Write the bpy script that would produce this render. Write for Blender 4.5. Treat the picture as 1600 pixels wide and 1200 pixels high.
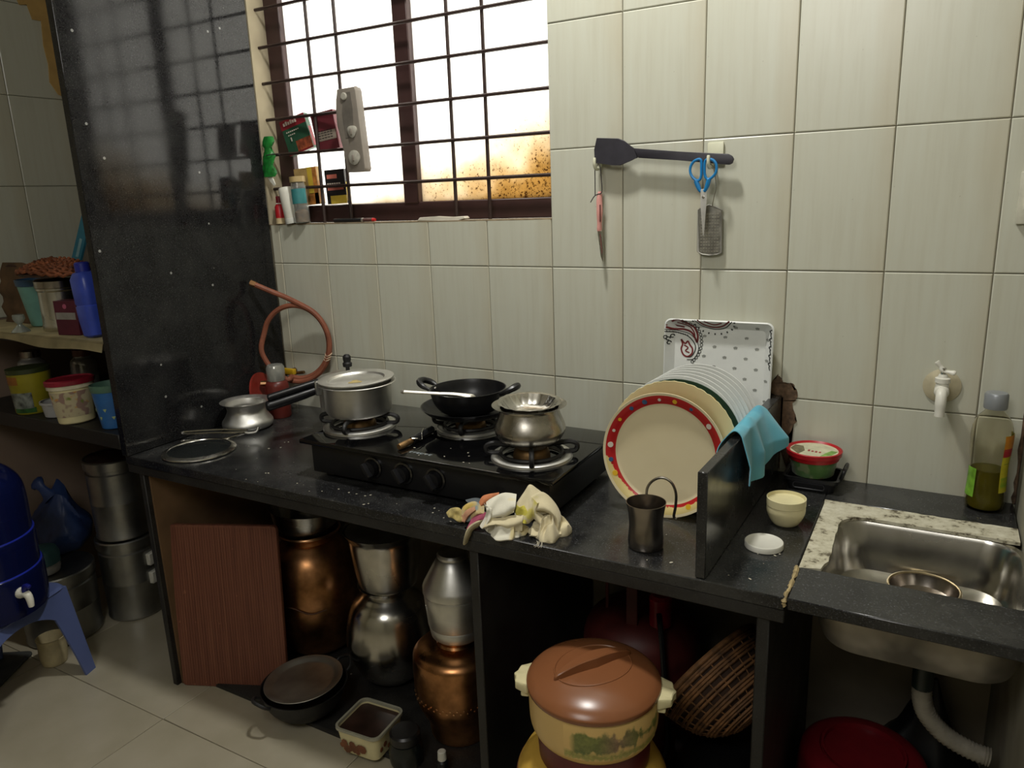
import bpy, bmesh, math, random
from mathutils import Vector, Matrix, noise
C = bpy.context.scene.collection
SC = bpy.context.scene
for o in list(bpy.data.objects): bpy.data.objects.remove(o)
PI = math.pi
def rd(d): return math.radians(d)
L = 1.22            # height of the wall-tile datum above the floor: all z below are relative to that datum
ZC, FL, PB = -.485, -1.22, -1.208   # counter top, floor, raised stone base under the counter

# ------------------------------------------------------------------ camera, world, lights, exposure
cd = bpy.data.cameras.new('camera'); cam = bpy.data.objects.new('camera', cd); C.objects.link(cam)
cd.sensor_width = 36; cd.lens = 1175.998/1600*36; cd.clip_start = .02
RW = ((0.86966, 0.49234, -0.03600), (0.08804, -0.22643, -0.97004), (-0.48574, 0.84044, -0.24026))
m = Matrix(((RW[0][0], -RW[1][0], -RW[2][0]), (RW[0][1], -RW[1][1], -RW[2][1]), (RW[0][2], -RW[1][2], -RW[2][2])))
cam.matrix_world = Matrix.Translation((0.51189, -1.81644, 0.18471+L)) @ m.to_4x4()
SC.camera = cam
w = bpy.data.worlds.new('sky'); SC.world = w; w.use_nodes = True
bg = w.node_tree.nodes['Background']; bg.inputs[0].default_value = (1, .97, .9, 1); bg.inputs[1].default_value = 3.6
def area(name, loc, size, power, col, rot=(0, 0, 0), shape='DISK'):
    l = bpy.data.lights.new(name, 'AREA'); l.energy = power; l.color = col; l.shape = shape; l.size = size
    o = bpy.data.objects.new(name, l); C.objects.link(o); o.location = (loc[0], loc[1], loc[2]+L); o.rotation_euler = rot
    return o
lamp = area('kitchen_lamp_light', (-.26, -.55, 1.55), .16, 22.5, (1, .985, .93))
fill = area('added_fill_light', (.05, -2.3, 1.15), .8, 14.0, (1, .98, .93), (rd(62), 0, 0))  # fill added behind the camera to lift the closed room, no actual fixture
SC.view_settings.view_transform = 'Standard'; SC.view_settings.look = 'None'
SC.view_settings.gamma = 1; SC.view_settings.use_curve_mapping = False
SC.view_settings.exposure = 0.0

# ------------------------------------------------------------------ helpers
def S(r, g, b):
    f = lambda c: (c/12.92 if c <= .04045 else ((c+.055)/1.055)**2.4)
    return (f(r/255), f(g/255), f(b/255), 1)
MATS = {}
class NT:
    def __init__(s, name):
        s.m = bpy.data.materials.new(name); s.m.use_nodes = True; s.t = s.m.node_tree
        s.b = s.t.nodes['Principled BSDF']; s.out = s.t.nodes['Material Output']
    def n(s, typ, **kw):
        x = s.t.nodes.new(typ)
        for k, v in kw.items():
            if k[0] == '_': setattr(x, k[1:], v)
            else: x.inputs[k.replace('__', ' ')].default_value = v
        return x
    def l(s, a, b): s.t.links.new(a, b)
    def coord(s, kind='Object', scale=(1, 1, 1)):
        tc = s.n('ShaderNodeTexCoord'); mp = s.n('ShaderNodeMapping'); mp.inputs['Scale'].default_value = scale
        s.l(tc.outputs[kind], mp.inputs[0]); return mp.outputs[0]
    def noise(s, vec, scale, detail=3, rough=.55):
        x = s.n('ShaderNodeTexNoise', Scale=scale, Detail=detail, Roughness=rough); s.l(vec, x.inputs['Vector']); return x.outputs['Fac']
    def ramp(s, fac, stops):
        r = s.n('ShaderNodeValToRGB'); e = r.color_ramp.elements
        while len(e) < len(stops): e.new(.5)
        for q, (p, c) in zip(e, stops): q.position = p; q.color = c if len(c) == 4 else (*c, 1)
        s.l(fac, r.inputs[0]); return r.outputs[0]
    def mix(s, fac, a, b):
        x = s.n('ShaderNodeMix', _data_type='RGBA')
        for sock, v in ((x.inputs[0], fac), (x.inputs[6], a), (x.inputs[7], b)):
            if hasattr(v, 'links'): s.l(v, sock)
            else: sock.default_value = v
        return x.outputs[2]
    def math(s, op, a, b=0.0, clamp=False):
        x = s.n('ShaderNodeMath', _operation=op); x.use_clamp = clamp
        for i, v in enumerate((a, b)):
            if hasattr(v, 'links'): s.l(v, x.inputs[i])
            else: x.inputs[i].default_value = v
        return x.outputs[0]
    def bump(s, h, strength=.2, dist=.002):
        x = s.n('ShaderNodeBump', Strength=strength, Distance=dist); s.l(h, x.inputs['Height']); s.l(x.outputs[0], s.b.inputs['Normal'])
def mat(name, col, rough=.5, metal=0, var=.12, scale=25, bump=0, trans=0, ior=1.45, rvar=0, sss=0, stretch=(1, 1, 1), coat=0):
    if name in MATS: return MATS[name]
    t = NT(name); v = t.coord('Object', stretch)
    f = t.noise(v, scale)
    dk = tuple(c*(1-var*2.2) for c in col[:3])+(1,); lt = tuple(min(1, c*(1+var)) for c in col[:3])+(1,)
    t.l(t.ramp(f, [(.3, dk), (.7, lt)]), t.b.inputs['Base Color'])
    t.b.inputs['Roughness'].default_value = rough; t.b.inputs['Metallic'].default_value = metal
    if rvar:
        r = t.noise(v, scale*.4, 4)
        t.l(t.ramp(r, [(.3, (max(.02, rough-rvar),)*3), (.7, (min(1, rough+rvar),)*3)]), t.b.inputs['Roughness'])
    if bump: t.bump(t.noise(v, scale*2), bump)
    if trans: t.b.inputs['Transmission Weight'].default_value = trans; t.b.inputs['IOR'].default_value = ior
    if coat: t.b.inputs['Coat Weight'].default_value = coat
    MATS[name] = t.m; return t.m

def B(): return bmesh.new()
def box(bm, x0, x1, y0, y1, z0, z1, mtx=None):
    v = [bm.verts.new(p) for p in ((x0,y0,z0),(x1,y0,z0),(x1,y1,z0),(x0,y1,z0),(x0,y0,z1),(x1,y0,z1),(x1,y1,z1),(x0,y1,z1))]
    if mtx: 
        for q in v: q.co = mtx @ q.co
    for f in ((3,2,1,0),(4,5,6,7),(0,1,5,4),(1,2,6,5),(2,3,7,6),(3,0,4,7)): bm.faces.new([v[i] for i in f])
    return bm
def bev(bm, r, seg=2):
    bmesh.ops.bevel(bm, geom=[e for e in bm.edges], offset=r, segments=seg, profile=.6, affect='EDGES'); return bm
def rbox(x0, x1, y0, y1, z0, z1, r=.004, seg=2): return bev(box(B(), x0, x1, y0, y1, z0, z1), r, seg)
def lathe(bm, prof, n=40, mtx=None, ripple=None, a0=0, a1=2*PI):
    full = abs(a1-a0-2*PI) < 1e-6; rings = []; k = n if full else n+1
    for (r, z) in prof:
        if r < 1e-6: rings.append([bm.verts.new((0, 0, z))])
        else:
            rr = []
            for i in range(k):
                a = a0+(a1-a0)*i/n; q = r*(1+(ripple(a, r, z) if ripple else 0))
                rr.append(bm.verts.new((q*math.cos(a), q*math.sin(a), z)))
            rings.append(rr)
    for A, Bq in zip(rings, rings[1:]):
        for i in range(n):
            j = (i+1) % len(A) if len(A) > 1 else 0; j2 = (i+1) % len(Bq) if len(Bq) > 1 else 0
            if len(A) == 1 and len(Bq) == 1: continue
            if len(A) == 1: f = (A[0], Bq[j2], Bq[i])
            elif len(Bq) == 1: f = (A[i], A[j], Bq[0])
            else: f = (A[i], A[j], Bq[j2], Bq[i])
            bm.faces.new(f)
    if mtx:
        for rr in rings:
            for v in rr: v.co = mtx @ v.co
    return bm
def smooth_pts(pts, k=6, closed=False):
    P = [Vector(p) for p in pts]; out = []; n = len(P)
    for i in range(n if closed else n-1):
        a, b, c, d = (P[(i-1) % n], P[i], P[(i+1) % n], P[(i+2) % n]) if closed else (P[max(i-1, 0)], P[i], P[i+1], P[min(i+2, n-1)])
        for j in range(k):
            t = j/k
            out.append(.5*((2*b)+(-a+c)*t+(2*a-5*b+4*c-d)*t*t+(-a+3*b-3*c+d)*t**3))
    if not closed: out.append(P[-1])
    return out
def tube(bm, pts, r, n=8, closed=False, flat=1.0):
    P = [Vector(p) for p in pts]; N = len(P); rad = r if isinstance(r, (list, tuple)) else [r]*N
    T = []
    for i in range(N):
        a = P[(i-1) % N] if closed or i else P[i]; b = P[(i+1) % N] if closed or i < N-1 else P[i]
        T.append((b-a).normalized())
    u = T[0].orthogonal().normalized(); rings = []
    for i in range(N):
        u = (u-T[i]*u.dot(T[i])).normalized(); v = T[i].cross(u)
        rings.append([bm.verts.new(P[i]+(u*math.cos(2*PI*j/n)+v*math.sin(2*PI*j/n)*flat)*rad[i]) for j in range(n)])
    for i in range(N if closed else N-1):
        A, D = rings[i], rings[(i+1) % N]
        for j in range(n): bm.faces.new((A[j], A[(j+1) % n], D[(j+1) % n], D[j]))
    if not closed:
        bm.faces.new(rings[0][::-1]); bm.faces.new(rings[-1])
    return bm
def prism(bm, poly, d0, d1, axis='y'):
    # poly in (x,z) extruded along y, or (x,y) along z, or (y,z) along x
    f = {'y': lambda p, d: (p[0], d, p[1]), 'z': lambda p, d: (p[0], p[1], d), 'x': lambda p, d: (d, p[0], p[1])}[axis]
    A = [bm.verts.new(f(p, d0)) for p in poly]; D = [bm.verts.new(f(p, d1)) for p in poly]; n = len(poly)
    bm.faces.new(A); bm.faces.new(D[::-1])
    for i in range(n): bm.faces.new((A[i], A[(i+1) % n], D[(i+1) % n], D[i]))
    return bm
def rrect(x0, x1, y0, y1, r, k=6):
    out = []
    for cx, cy, a in ((x1-r, y1-r, 0), (x0+r, y1-r, 90), (x0+r, y0+r, 180), (x1-r, y0+r, 270)):
        for i in range(k+1):
            t = math.radians(a+90*i/k); out.append((cx+r*math.cos(t), cy+r*math.sin(t)))
    return out
def loft(bm, loops, cap0=True, cap1=True):
    R = [[bm.verts.new(p) for p in lp] for lp in loops]; n = len(R[0])
    for A, D in zip(R, R[1:]):
        for i in range(n): bm.faces.new((A[i], A[(i+1) % n], D[(i+1) % n], D[i]))
    if cap0: bm.faces.new(R[0][::-1])
    if cap1: bm.faces.new(R[-1])
    return bm
def mesh(name, bm, m, sharp=38):
    bmesh.ops.recalc_face_normals(bm, faces=bm.faces)
    ca = math.radians(sharp)
    for f in bm.faces: f.smooth = True
    for e in bm.edges:
        if len(e.link_faces) == 2 and e.calc_face_angle(0) > ca: e.smooth = False
    me = bpy.data.meshes.new(name); bm.to_mesh(me); bm.free(); me.materials.append(m); return me
def part(name, bm, m, parent, label=None, sharp=38):
    o = bpy.data.objects.new(name, mesh(name, bm, m, sharp)); C.objects.link(o); o.parent = parent
    if label: o['label'] = label
    return o
def tag(o, label, cat, group=None):
    o['label'] = label; o['category'] = cat
    if group: o['group'] = group
    return o
def thing(name, label, cat, loc, rot=(0, 0, 0), group=None):
    o = bpy.data.objects.new(name, None); C.objects.link(o); o.empty_display_size = .02
    o.location = (loc[0], loc[1], loc[2]+L); o.rotation_euler = rot
    return tag(o, label, cat, group)
def single(name, bm, m, label, cat, loc, rot=(0, 0, 0), group=None, sharp=38):
    o = bpy.data.objects.new(name, mesh(name, bm, m, sharp)); C.objects.link(o)
    o.location = (loc[0], loc[1], loc[2]+L); o.rotation_euler = rot
    return tag(o, label, cat, group)
def struct(name, bm, m, sharp=38):
    o = bpy.data.objects.new(name, mesh(name, bm, m, sharp)); C.objects.link(o); o.location = (0, 0, L); o['kind'] = 'structure'; return o
def shell(outer, t=.0015):
    # open vessel: outer profile bottom to rim, then back down inside
    inner = [(max(r-t, 0), z+(t if i == 0 else 0)) for i, (r, z) in enumerate(outer)]
    return [(0, outer[0][1])]+outer+inner[::-1]+[(0, outer[0][1]+t)]
def spline_prof(p, k=5):
    q = smooth_pts([(a, b, 0) for a, b in p], k); return [(max(v.x, 0), v.y) for v in q]

# ------------------------------------------------------------------ materials of the setting
def tile_mat():
    t = NT('glazed_tile'); v = t.coord('Object'); oi = t.n('ShaderNodeObjectInfo')
    off = t.n('ShaderNodeVectorMath', _operation='ADD'); t.l(v, off.inputs[0])
    cx = t.n('ShaderNodeCombineXYZ'); t.l(t.math('MULTIPLY', oi.outputs['Random'], 7.0), cx.inputs[0]); t.l(t.math('MULTIPLY', oi.outputs['Random'], 3.0), cx.inputs[2]); t.l(cx.outputs[0], off.inputs[1])
    mp = t.n('ShaderNodeMapping'); mp.inputs['Scale'].default_value = (26, 1, 1.6); t.l(off.outputs[0], mp.inputs[0])
    st = t.noise(mp.outputs[0], 2.2, 4, .6)
    c = t.ramp(st, [(.3, S(194, 193, 176)), (.5, S(199, 199, 183)), (.72, S(201, 202, 187))])
    sx = t.n('ShaderNodeSeparateXYZ'); t.l(v, sx.inputs[0])
    mp2 = t.n('ShaderNodeMapping'); mp2.inputs['Scale'].default_value = (9, 1, 3); t.l(off.outputs[0], mp2.inputs[0])
    big = t.noise(mp2.outputs[0], 1.4, 2)
    edge = t.math('MULTIPLY', t.math('SUBTRACT', t.math('ADD', sx.outputs[0], t.math('MULTIPLY', big, .10)), .095), 18, True)
    c = t.mix(t.math('MULTIPLY', edge, .55), c, S(188, 180, 156))
    dirt = t.noise(t.coord('Object', (1, 1, 1)), 60, 2)
    c = t.mix(t.math('MULTIPLY', t.math('GREATER_THAN', dirt, .755), .25), c, S(120, 108, 84))
    t.l(c, t.b.inputs['Base Color']); t.b.inputs['Roughness'].default_value = .30
    t.bump(t.noise(off.outputs[0], 9, 2), .08, .004); return t.m
M_tile = tile_mat()
M_grout = mat('grout', S(166, 158, 136), .9)
M_plaster = mat('plaster', S(170, 158, 132), .9, var=.1, scale=6, bump=.3)
M_wall_low = mat('rough_plaster', S(150, 140, 122), .95, var=.15, scale=5, bump=.4)
M_pinkwall = mat('pink_plaster', S(140, 120, 104), .9, var=.06, scale=4)
M_ceil = mat('ceiling_paint', S(215, 212, 200), .9, var=.03)
def granite(name, base, sp, rough, smudge=.5, rv=.22, spec=.5):
    t = NT(name); v = t.coord('Object')
    f = t.noise(v, 320, 2); big = t.noise(v, 7, 5, .65)
    c = t.ramp(f, [(.35, tuple(x*.5 for x in base[:3])+(1,)), (.6, base), (.74, sp)])
    dust = t.math('MULTIPLY', t.ramp(big, [(.42, (0, 0, 0)), (.75, (1, 1, 1))]), smudge)
    c = t.mix(dust, c, S(74, 74, 71))
    vo = t.n('ShaderNodeTexVoronoi', Scale=16.0); t.l(v, vo.inputs['Vector'])
    spk = t.math('LESS_THAN', vo.outputs['Distance'], .06)
    vr = t.n('ShaderNodeSeparateXYZ'); t.l(vo.outputs['Color'], vr.inputs[0])
    spk = t.math('MULTIPLY', spk, t.math('GREATER_THAN', vr.outputs[0], .72))
    c = t.mix(t.math('MULTIPLY', spk, .6), c, S(170, 170, 165))
    t.l(c, t.b.inputs['Base Color'])
    t.l(t.ramp(big, [(.3, (rough,)*3), (.75, (min(1, rough+rv),)*3)]), t.b.inputs['Roughness'])
    t.b.inputs['Specular IOR Level'].default_value = spec
    return t.m
M_gran = granite('black_granite', S(34, 34, 35), S(84, 86, 88), .13, .6)
M_granwall = granite('polished_black_granite', S(30, 30, 31), S(66, 66, 66), .07, .22, .06, .3)
M_granedge = granite('granite_edge', S(32, 30, 28), S(58, 56, 52), .45, .3)
M_frame = mat('brown_painted_frame', S(62, 40, 38), .45, var=.1, scale=12)
M_bar = mat('grille_iron', S(52, 36, 32), .5, var=.15, scale=30)
def floor_mat():
    t = NT('floor_tile'); v = t.coord('Object'); f = t.noise(v, 5, 4)
    t.l(t.ramp(f, [(.3, S(164, 156, 134)), (.7, S(180, 172, 152))]), t.b.inputs['Base Color'])
    t.b.inputs['Roughness'].default_value = .28; return t.m
M_floor = floor_mat()
def pane_mat():
    t = NT('frosted_pane'); v = t.coord('Object'); sx = t.n('ShaderNodeSeparateXYZ'); t.l(v, sx.inputs[0])
    # dried splash stain on the glass, thickest low down and towards the right-hand pane
    hgt = t.math('SUBTRACT', .47, sx.outputs[2])
    side = t.math('ADD', t.math('MULTIPLY', sx.outputs[0], .95), .56)
    lvl = t.math('ADD', t.math('MULTIPLY', hgt, 2.7), side)
    big = t.noise(v, 9, 4)
    wash = t.math('MULTIPLY', t.math('ADD', lvl, t.math('MULTIPLY', t.math('SUBTRACT', big, .5), .7)), 1.0, True)
    c = t.mix(t.ramp(wash, [(.05, (0, 0, 0)), (.75, (1, 1, 1))]), (.97, .97, .95, 1), (.50, .36, .17, 1))
    sp = t.noise(v, 150, 4, .75)
    thr = t.math('SUBTRACT', .70, t.math('MULTIPLY', t.math('ADD', wash, t.math('MULTIPLY', t.math('SUBTRACT', big, .5), .5)), .22))
    c = t.mix(t.math('MULTIPLY', t.math('SUBTRACT', sp, thr), 14, True), c, (.06, .025, .006, 1))
    tr = t.n('ShaderNodeBsdfTranslucent'); t.l(c, tr.inputs[0])
    gl = t.n('ShaderNodeBsdfGlossy', Roughness=.25); mx = t.n('ShaderNodeMixShader', Fac=.06)
    t.l(tr.outputs[0], mx.inputs[1]); t.l(gl.outputs[0], mx.inputs[2]); t.l(mx.outputs[0], t.out.inputs[0]); return t.m
M_pane = pane_mat()

# ------------------------------------------------------------------ the setting
XL, XR, YF, ZT = -2.3, .688, -3.3, 1.6
WX0, WX1, WZ0, WZ1 = -1.44, -.40, .128, 1.08
PX0, PX1 = -1.466, -1.440      # granite partition on the counter's left end
# back wall with the window hole
bm = B(); T = .13
box(bm, XL-.1, WX0, .006, T, FL, ZT); box(bm, WX1, XR+.1, .006, T, FL, ZT)
box(bm, WX0, WX1, .006, T, FL, WZ0-.004); box(bm, WX0, WX1, .006, T, WZ1, ZT)
wall_back = struct('wall_back', bm, M_grout)
def tile_bm(x0, x1, z0, z1, y=0.0, d=.0065, ch=.0022):
    bm = B()
    o = [(x0, z0), (x1, z0), (x1, z1), (x0, z1)]; i = [(x0+ch, z0+ch), (x1-ch, z0+ch), (x1-ch, z1-ch), (x0+ch, z1-ch)]
    return loft(bm, [[(a, y+d, b) for a, b in o], [(a, y+ch*.7, b) for a, b in o], [(a, y, b) for a, b in i]])
G = .0009
full_me = mesh('tile', tile_bm(-.1+G, .1-G, -.15+G, .15-G), M_tile, 20)
rt = random.Random(4)
def tile_at(cx, cz, me, parent, rz=0, x=None):
    o = bpy.data.objects.new('tile', me); C.objects.link(o); o.parent = parent
    if rz: o.location = (x, cx, cz); o.rotation_euler = (rd(rt.uniform(-.12, .12)), 0, rz)
    else: o.location = (cx, rt.uniform(-.0005, .0005), cz); o.rotation_euler = (rd(rt.uniform(-.12, .12)), 0, rd(rt.uniform(-.12, .12)))
for k in range(-8, 4):
    for h in range(-2, 4):
        x0, x1, z0, z1 = .2*k, .2*k+.2, .3*h, .3*h+.3
        x0 = max(x0, PX1+.002); x1 = min(x1, XR)
        z0 = max(z0, ZC-.02)
        if z1 > WZ0 and x1 < WX1+.01:            # window column
            if h == 0: z1 = WZ0
            else: continue
        if x1-x0 < .01: continue
        cx, cz = .2*k+.1, .3*h+.15
        if abs(x1-x0-.2) < 1e-6 and abs(z1-z0-.3) < 1e-6: me = full_me
        else: me = mesh('tile', tile_bm(x0-cx+G, x1-cx-G, z0-cz+G, z1-cz-G), M_tile, 20)
        tile_at(cx, cz, me, wall_back)
# plaster below the counter on the back wall
part('plaster_panel', box(B(), XL, XR, .0, .006, FL, ZC-.05), M_wall_low, wall_back)
# left wall
bm = box(B(), XL-.1, XL-.007, YF-.1, .1, FL, ZT); wall_left = struct('wall_left', bm, M_grout)
for j in range(-3, 1):
    for h in range(-1, 4):
        y0, y1, z0, z1 = -.293+.2*j, -.093+.2*j, .3*h-.016, .3*h+.284
        y1 = min(y1, 0)
        if h == -1: z0 = -.155
        me = full_me if h > -1 and j < 1 else mesh('tile', tile_bm(-(y1-y0)/2+G, (y1-y0)/2-G, -(z1-z0)/2+G, (z1-z0)/2-G), M_tile, 20)
        tile_at((y0+y1)/2, (z0+z1)/2, me, wall_left, PI/2, XL)
part('plaster_panel', box(B(), XL-.006, XL-.001, -1.6, 0, FL, -.156), M_pinkwall, wall_left)
poly = [(-.26, 1.0), (-.245, .93), (-.215, .915), (-.20, .88), (-.175, .885), (-.165, .84), (-.135, .84), (-.142, .76), (-.136, .70), (-.142, .64), (-.118, .60), (-.07, .585), (-.02, .57), (-.02, 1.0)]
part('bare_plaster_patch', prism(B(), poly, XL-.002, XL+.004, 'x'), mat('yellow_plaster', S(196, 160, 96), .8, var=.12, scale=10, bump=.3), wall_left, 'yellow patch of bare crumbling plaster')
struct('wall_right', box(B(), XR, XR+.1, YF-.1, .1, FL, ZT), mat('grey_plaster', S(150, 146, 128), .9, var=.12, scale=7, bump=.3))
struct('wall_front', box(B(), XL-.1, XR+.1, YF-.1, YF, FL, ZT), mat('cream_paint', S(190, 186, 168), .9, var=.03))
struct('ceiling', box(B(), XL-.1, XR+.1, YF-.1, .13, ZT, ZT+.1), M_ceil)
# floor with its tiles
fl = struct('floor', box(B(), XL-.1, XR+.1, YF-.1, .13, FL-.1, FL-.004), mat('floor_joint', S(110, 98, 78), .9))
FT = .6; fme = mesh('floor_tile', bev(box(B(), -FT/2+.001, FT/2-.001, -FT/2+.001, FT/2-.001, -.006, 0), .0012, 1), M_floor)
for i in range(6):
    for j in range(6):
        o = bpy.data.objects.new('floor_tile', fme); C.objects.link(o); o.parent = fl; o.location = (-2.32+.3+i*FT-.19, -.10+.3-j*FT-.02, FL)
# window: frame, mullion, panes, grille
bm = B()
bw = lambda a, b, c, d, e, f: box(bm, a, b, c, d, e, f)
win = struct('window_1', bev(box(B(), WX0, WX1, .072, .115, WZ0, WZ0+.055), .003, 1), M_frame)
part('frame_stile', bev(box(B(), WX0, -1.375, .070, .115, WZ0+.05, WZ1), .003, 1), M_frame, win)
part('frame_stile', bev(box(B(), -.435, WX1, .070, .115, WZ0+.05, WZ1), .003, 1), M_frame, win)
part('mullion', bev(box(B(), -.932, -.878, .068, .115, WZ0+.05, WZ1), .003, 1), M_frame, win)
part('frame_head', bev(box(B(), WX0, WX1, .070, .115, WZ1-.05, WZ1), .003, 1), M_frame, win)
part('pane', box(B(), -1.38, -.925, .090, .095, WZ0+.05, WZ1-.04), M_pane, win)
part('pane', box(B(), -.885, -.43, .090, .095, WZ0+.05, WZ1-.04), M_pane, win)
GY = .034
grille = thing('window_grille', 'dark brown iron grille of crossed bars across the whole window opening', 'grille', (0, 0, 0))
for z in (.240, .347, .456, .566, .673, .783, .893, 1.003): part('grille_bar', tube(B(), [(WX0-.001, GY, z), (WX1, GY, z)], .0050, 6), M_bar, grille)
for x in (-1.234, -1.122, -.725, -.612, -.404): part('grille_bar', tube(B(), [(x, GY+.007, WZ0), (x, GY+.007, WZ1)], .0054, 6), M_bar, grille)
tr1 = struct('trim_1', box(B(), WX0-.02, WX0+.002, .001, .072, WZ0-.002, WZ1), M_plaster)
struct('trim_2', box(B(), WX0, WX1, .0, .072, WZ0-.0035, WZ0), mat('sill_cement', S(150, 134, 108), .9, var=.2, scale=30, bump=.5))
# rough plaster beads along joints
def bead(pts, r, seed, m, name='trim_3'):
    R_ = random.Random(seed); P = smooth_pts(pts, 8); rr = [r*R_.uniform(.5, 1.5) for _ in P]
    P = [p+Vector((R_.uniform(-1, 1), R_.uniform(-1, 1), R_.uniform(-1, 1)))*r*.3 for p in P]
    return tube(B(), P, rr, 7)
M_grime = mat('brown_grime', S(104, 82, 62), .9, var=.3, scale=55, bump=.6)
R_ = random.Random(3)
edge = [(.206, -.484), (.206, -.30), (.178, -.292), (.176, -.31), (.168, -.33)]
outl = [(.160, -.315), (.163, -.280), (.176, -.262), (.190, -.248), (.206, -.262), (.224, -.268), (.236, -.29), (.230, -.32), (.236, -.36), (.222, -.40), (.228, -.44), (.224, -.484)]
den = []
for a, b in zip(outl, outl[1:]):
    for k in range(5): den.append((a[0]+(b[0]-a[0])*k/5+R_.uniform(-.005, .005), a[1]+(b[1]-a[1])*k/5+R_.uniform(-.005, .005)))
bm = prism(B(), edge+den[::-1], -.0022, .002); bmesh.ops.triangulate(bm, faces=bm.faces[:])
struct('trim_3', bm, M_grime)
struct('trim_4', bead([(XR-.004, -.004, ZC), (XR-.003, -.004, -.3), (XR-.005, -.004, .1), (XR-.003, -.004, .9)], .004, 8, M_grime), M_grime)

# ------------------------------------------------------------------ counter (one continuous worktop) and its stone supports
CX0, CX1 = -1.43, XR-.004
ct = thing('granite_counter', 'long black granite kitchen counter with dusty top along the tiled wall', 'counter', (0, 0, 0))
SKX = .328; SKB, SKF = -.140, -.488
bm = B(); t = .024
box(bm, CX0-.03, SKX, -.61, -.0015, ZC-t, ZC); box(bm, SKX, CX1, SKB, -.0015, ZC-t, ZC)
part('worktop', bev(bm, .002, 1), M_gran, ct)
part('fascia_strip', bev(box(B(), CX0-.03, SKX, -.607, -.575, ZC-t-.026, ZC-t), .002, 1), M_granedge, ct)
part('sink_front_strip', bev(box(B(), SKX+.004, CX1, -.612, SKF, ZC-.020, ZC+.002), .002, 1), M_gran, ct, 'separate granite strip in front of the sink')
for x0, x1, z0, lab in ((-.312, -.290, PB, 'upright black stone slab between the steel pots and the casseroles under the counter'), (.282, .304, PB, 'upright black stone slab left of the sink bay under the counter'), (-1.425, -1.405, FL, 'upright black stone slab at the left end under the counter')):
    ss = thing('support_slab', lab, 'support', (x0, -.60, z0), group='slabs carrying the counter')
    part('slab', bev(box(B(), 0, x1-x0, 0, .594, 0, ZC-t-.0005-z0), .002, 1), M_granedge, ss)
part('inner_board', box(B(), .020, .027, .015, .59, 0, ZC-t-.002-FL), mat('stained_brown_board', S(120, 92, 62), .8, var=.2, scale=5), ss, 'stained brown inner lining')
struct('trim_5', bev(box(B(), -1.396, CX1, -.55, -.002, FL-.003, PB), .003, 1), M_granedge)
part('mortar_joint', bead([(SKX, -.49, ZC+.001), (SKX+.001, -.55, ZC+.001), (SKX, -.605, ZC), (SKX, -.612, ZC-.012)], .0035, 5, None), mat('mortar', S(176, 156, 112), .9, var=.25, scale=70, bump=.6), ct, 'crumbly tan mortar between the slabs')
prt = thing('granite_partition', 'tall polished black granite slab standing at the left end of the counter', 'partition', (0, 0, 0))
part('slab', bev(box(B(), PX0, PX1, -.615, -.001, ZC+.001, ZT-.01), .002, 1), M_granwall, prt)
low = thing('dish_divider', 'low black granite slab on the counter between plates and sink', 'partition', (0, 0, 0))
part('slab', bev(loft(B(), [[(.174, -.606, ZC+.001), (.192, -.606, ZC+.001), (.204, -.004, ZC+.001), (.180, -.004, ZC+.001)], [(.174, -.606, -.284), (.192, -.606, -.284), (.204, -.004, -.294), (.180, -.004, -.294)]]), .0015, 1), M_gran, low)
# shelves in the alcove left of the partition
sh = thing('wall_shelf', 'upper dark shelf lined with old cream paper in the left alcove', 'shelf', (0, 0, 0), group=None)
part('board', bev(box(B(), XL+.004, PX0-.002, -.60, -.002, -.188, -.163), .002, 1), M_granedge, sh)
bm = B(); n = 24
top = [(XL+.01+(PX0-.004-XL-.01)*i/n) for i in range(n+1)]
def lip(x): return -.008*math.sin((x+2.0)*4.2)-.004*math.sin(x*17)
rows = []
for prof in (1, 2, 3):
    row = []
    for x in top:
        d = lip(x)
        p = {0: (x, -.02, -.160), 1: (x, -.602, -.1595), 2: (x, -.612+d*.2, -.164), 3: (x, -.618+d*.3, -.180+d)}[prof]
        row.append(bm.verts.new(p))
    rows.append(row)
for a, b in zip(rows, rows[1:]):
    for i in range(n): bm.faces.new((a[i], a[i+1], b[i+1], b[i]))
bmesh.ops.solidify(bm, geom=bm.faces[:], thickness=.0012)
part('paper_liner', box(B(), XL+.01, PX0-.004, -.603, -.02, -.1628, -.1596), mat('old_paper', S(196, 182, 140), .8, var=.16, scale=9, bump=.2), sh, 'stained cream paper lining')
part('paper_edge', bm, mat('old_paper', S(196, 182, 140), .8, var=.16, scale=9, bump=.2), sh, 'stained cream paper hanging over the edge')
sh2 = thing('wall_shelf', 'lower bare black stone shelf in the left alcove above the drums', 'shelf', (0, 0, 0))
part('board', bev(box(B(), XL+.004, PX0-.002, -.615, -.002, -.468, -.424), .002, 1), M_granedge, sh2)
# ------------------------------------------------------------------ object materials
M_steel = mat('stainless_steel', (.60, .58, .53, 1), .24, 1, var=.10, scale=12, rvar=.08)
M_alu = mat('aluminium', (.74, .73, .69, 1), .42, 1, var=.08, scale=18, rvar=.08)
M_dull = mat('dull_aluminium', (.42, .41, .37, 1), .52, 1, var=.14, scale=10, rvar=.1)
M_zinc = mat('galvanised_steel', (.40, .40, .38, 1), .40, 1, var=.15, scale=8, rvar=.1)
M_dark_steel = mat('dark_tumbler_steel', (.36, .32, .28, 1), .24, 1, var=.08, scale=20)
M_copper = mat('aged_copper', (.50, .24, .10, 1), .36, 1, var=.28, scale=14, rvar=.12, bump=.15)
M_copperlip = mat('polished_copper', (.62, .34, .17, 1), .3, 1, var=.1, scale=10)
M_brass = mat('burner_brass', (.22, .13, .055, 1), .5, .9, var=.2, scale=40)
M_blackpl = mat('black_plastic', S(24, 24, 26), .35, var=.1)
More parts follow.
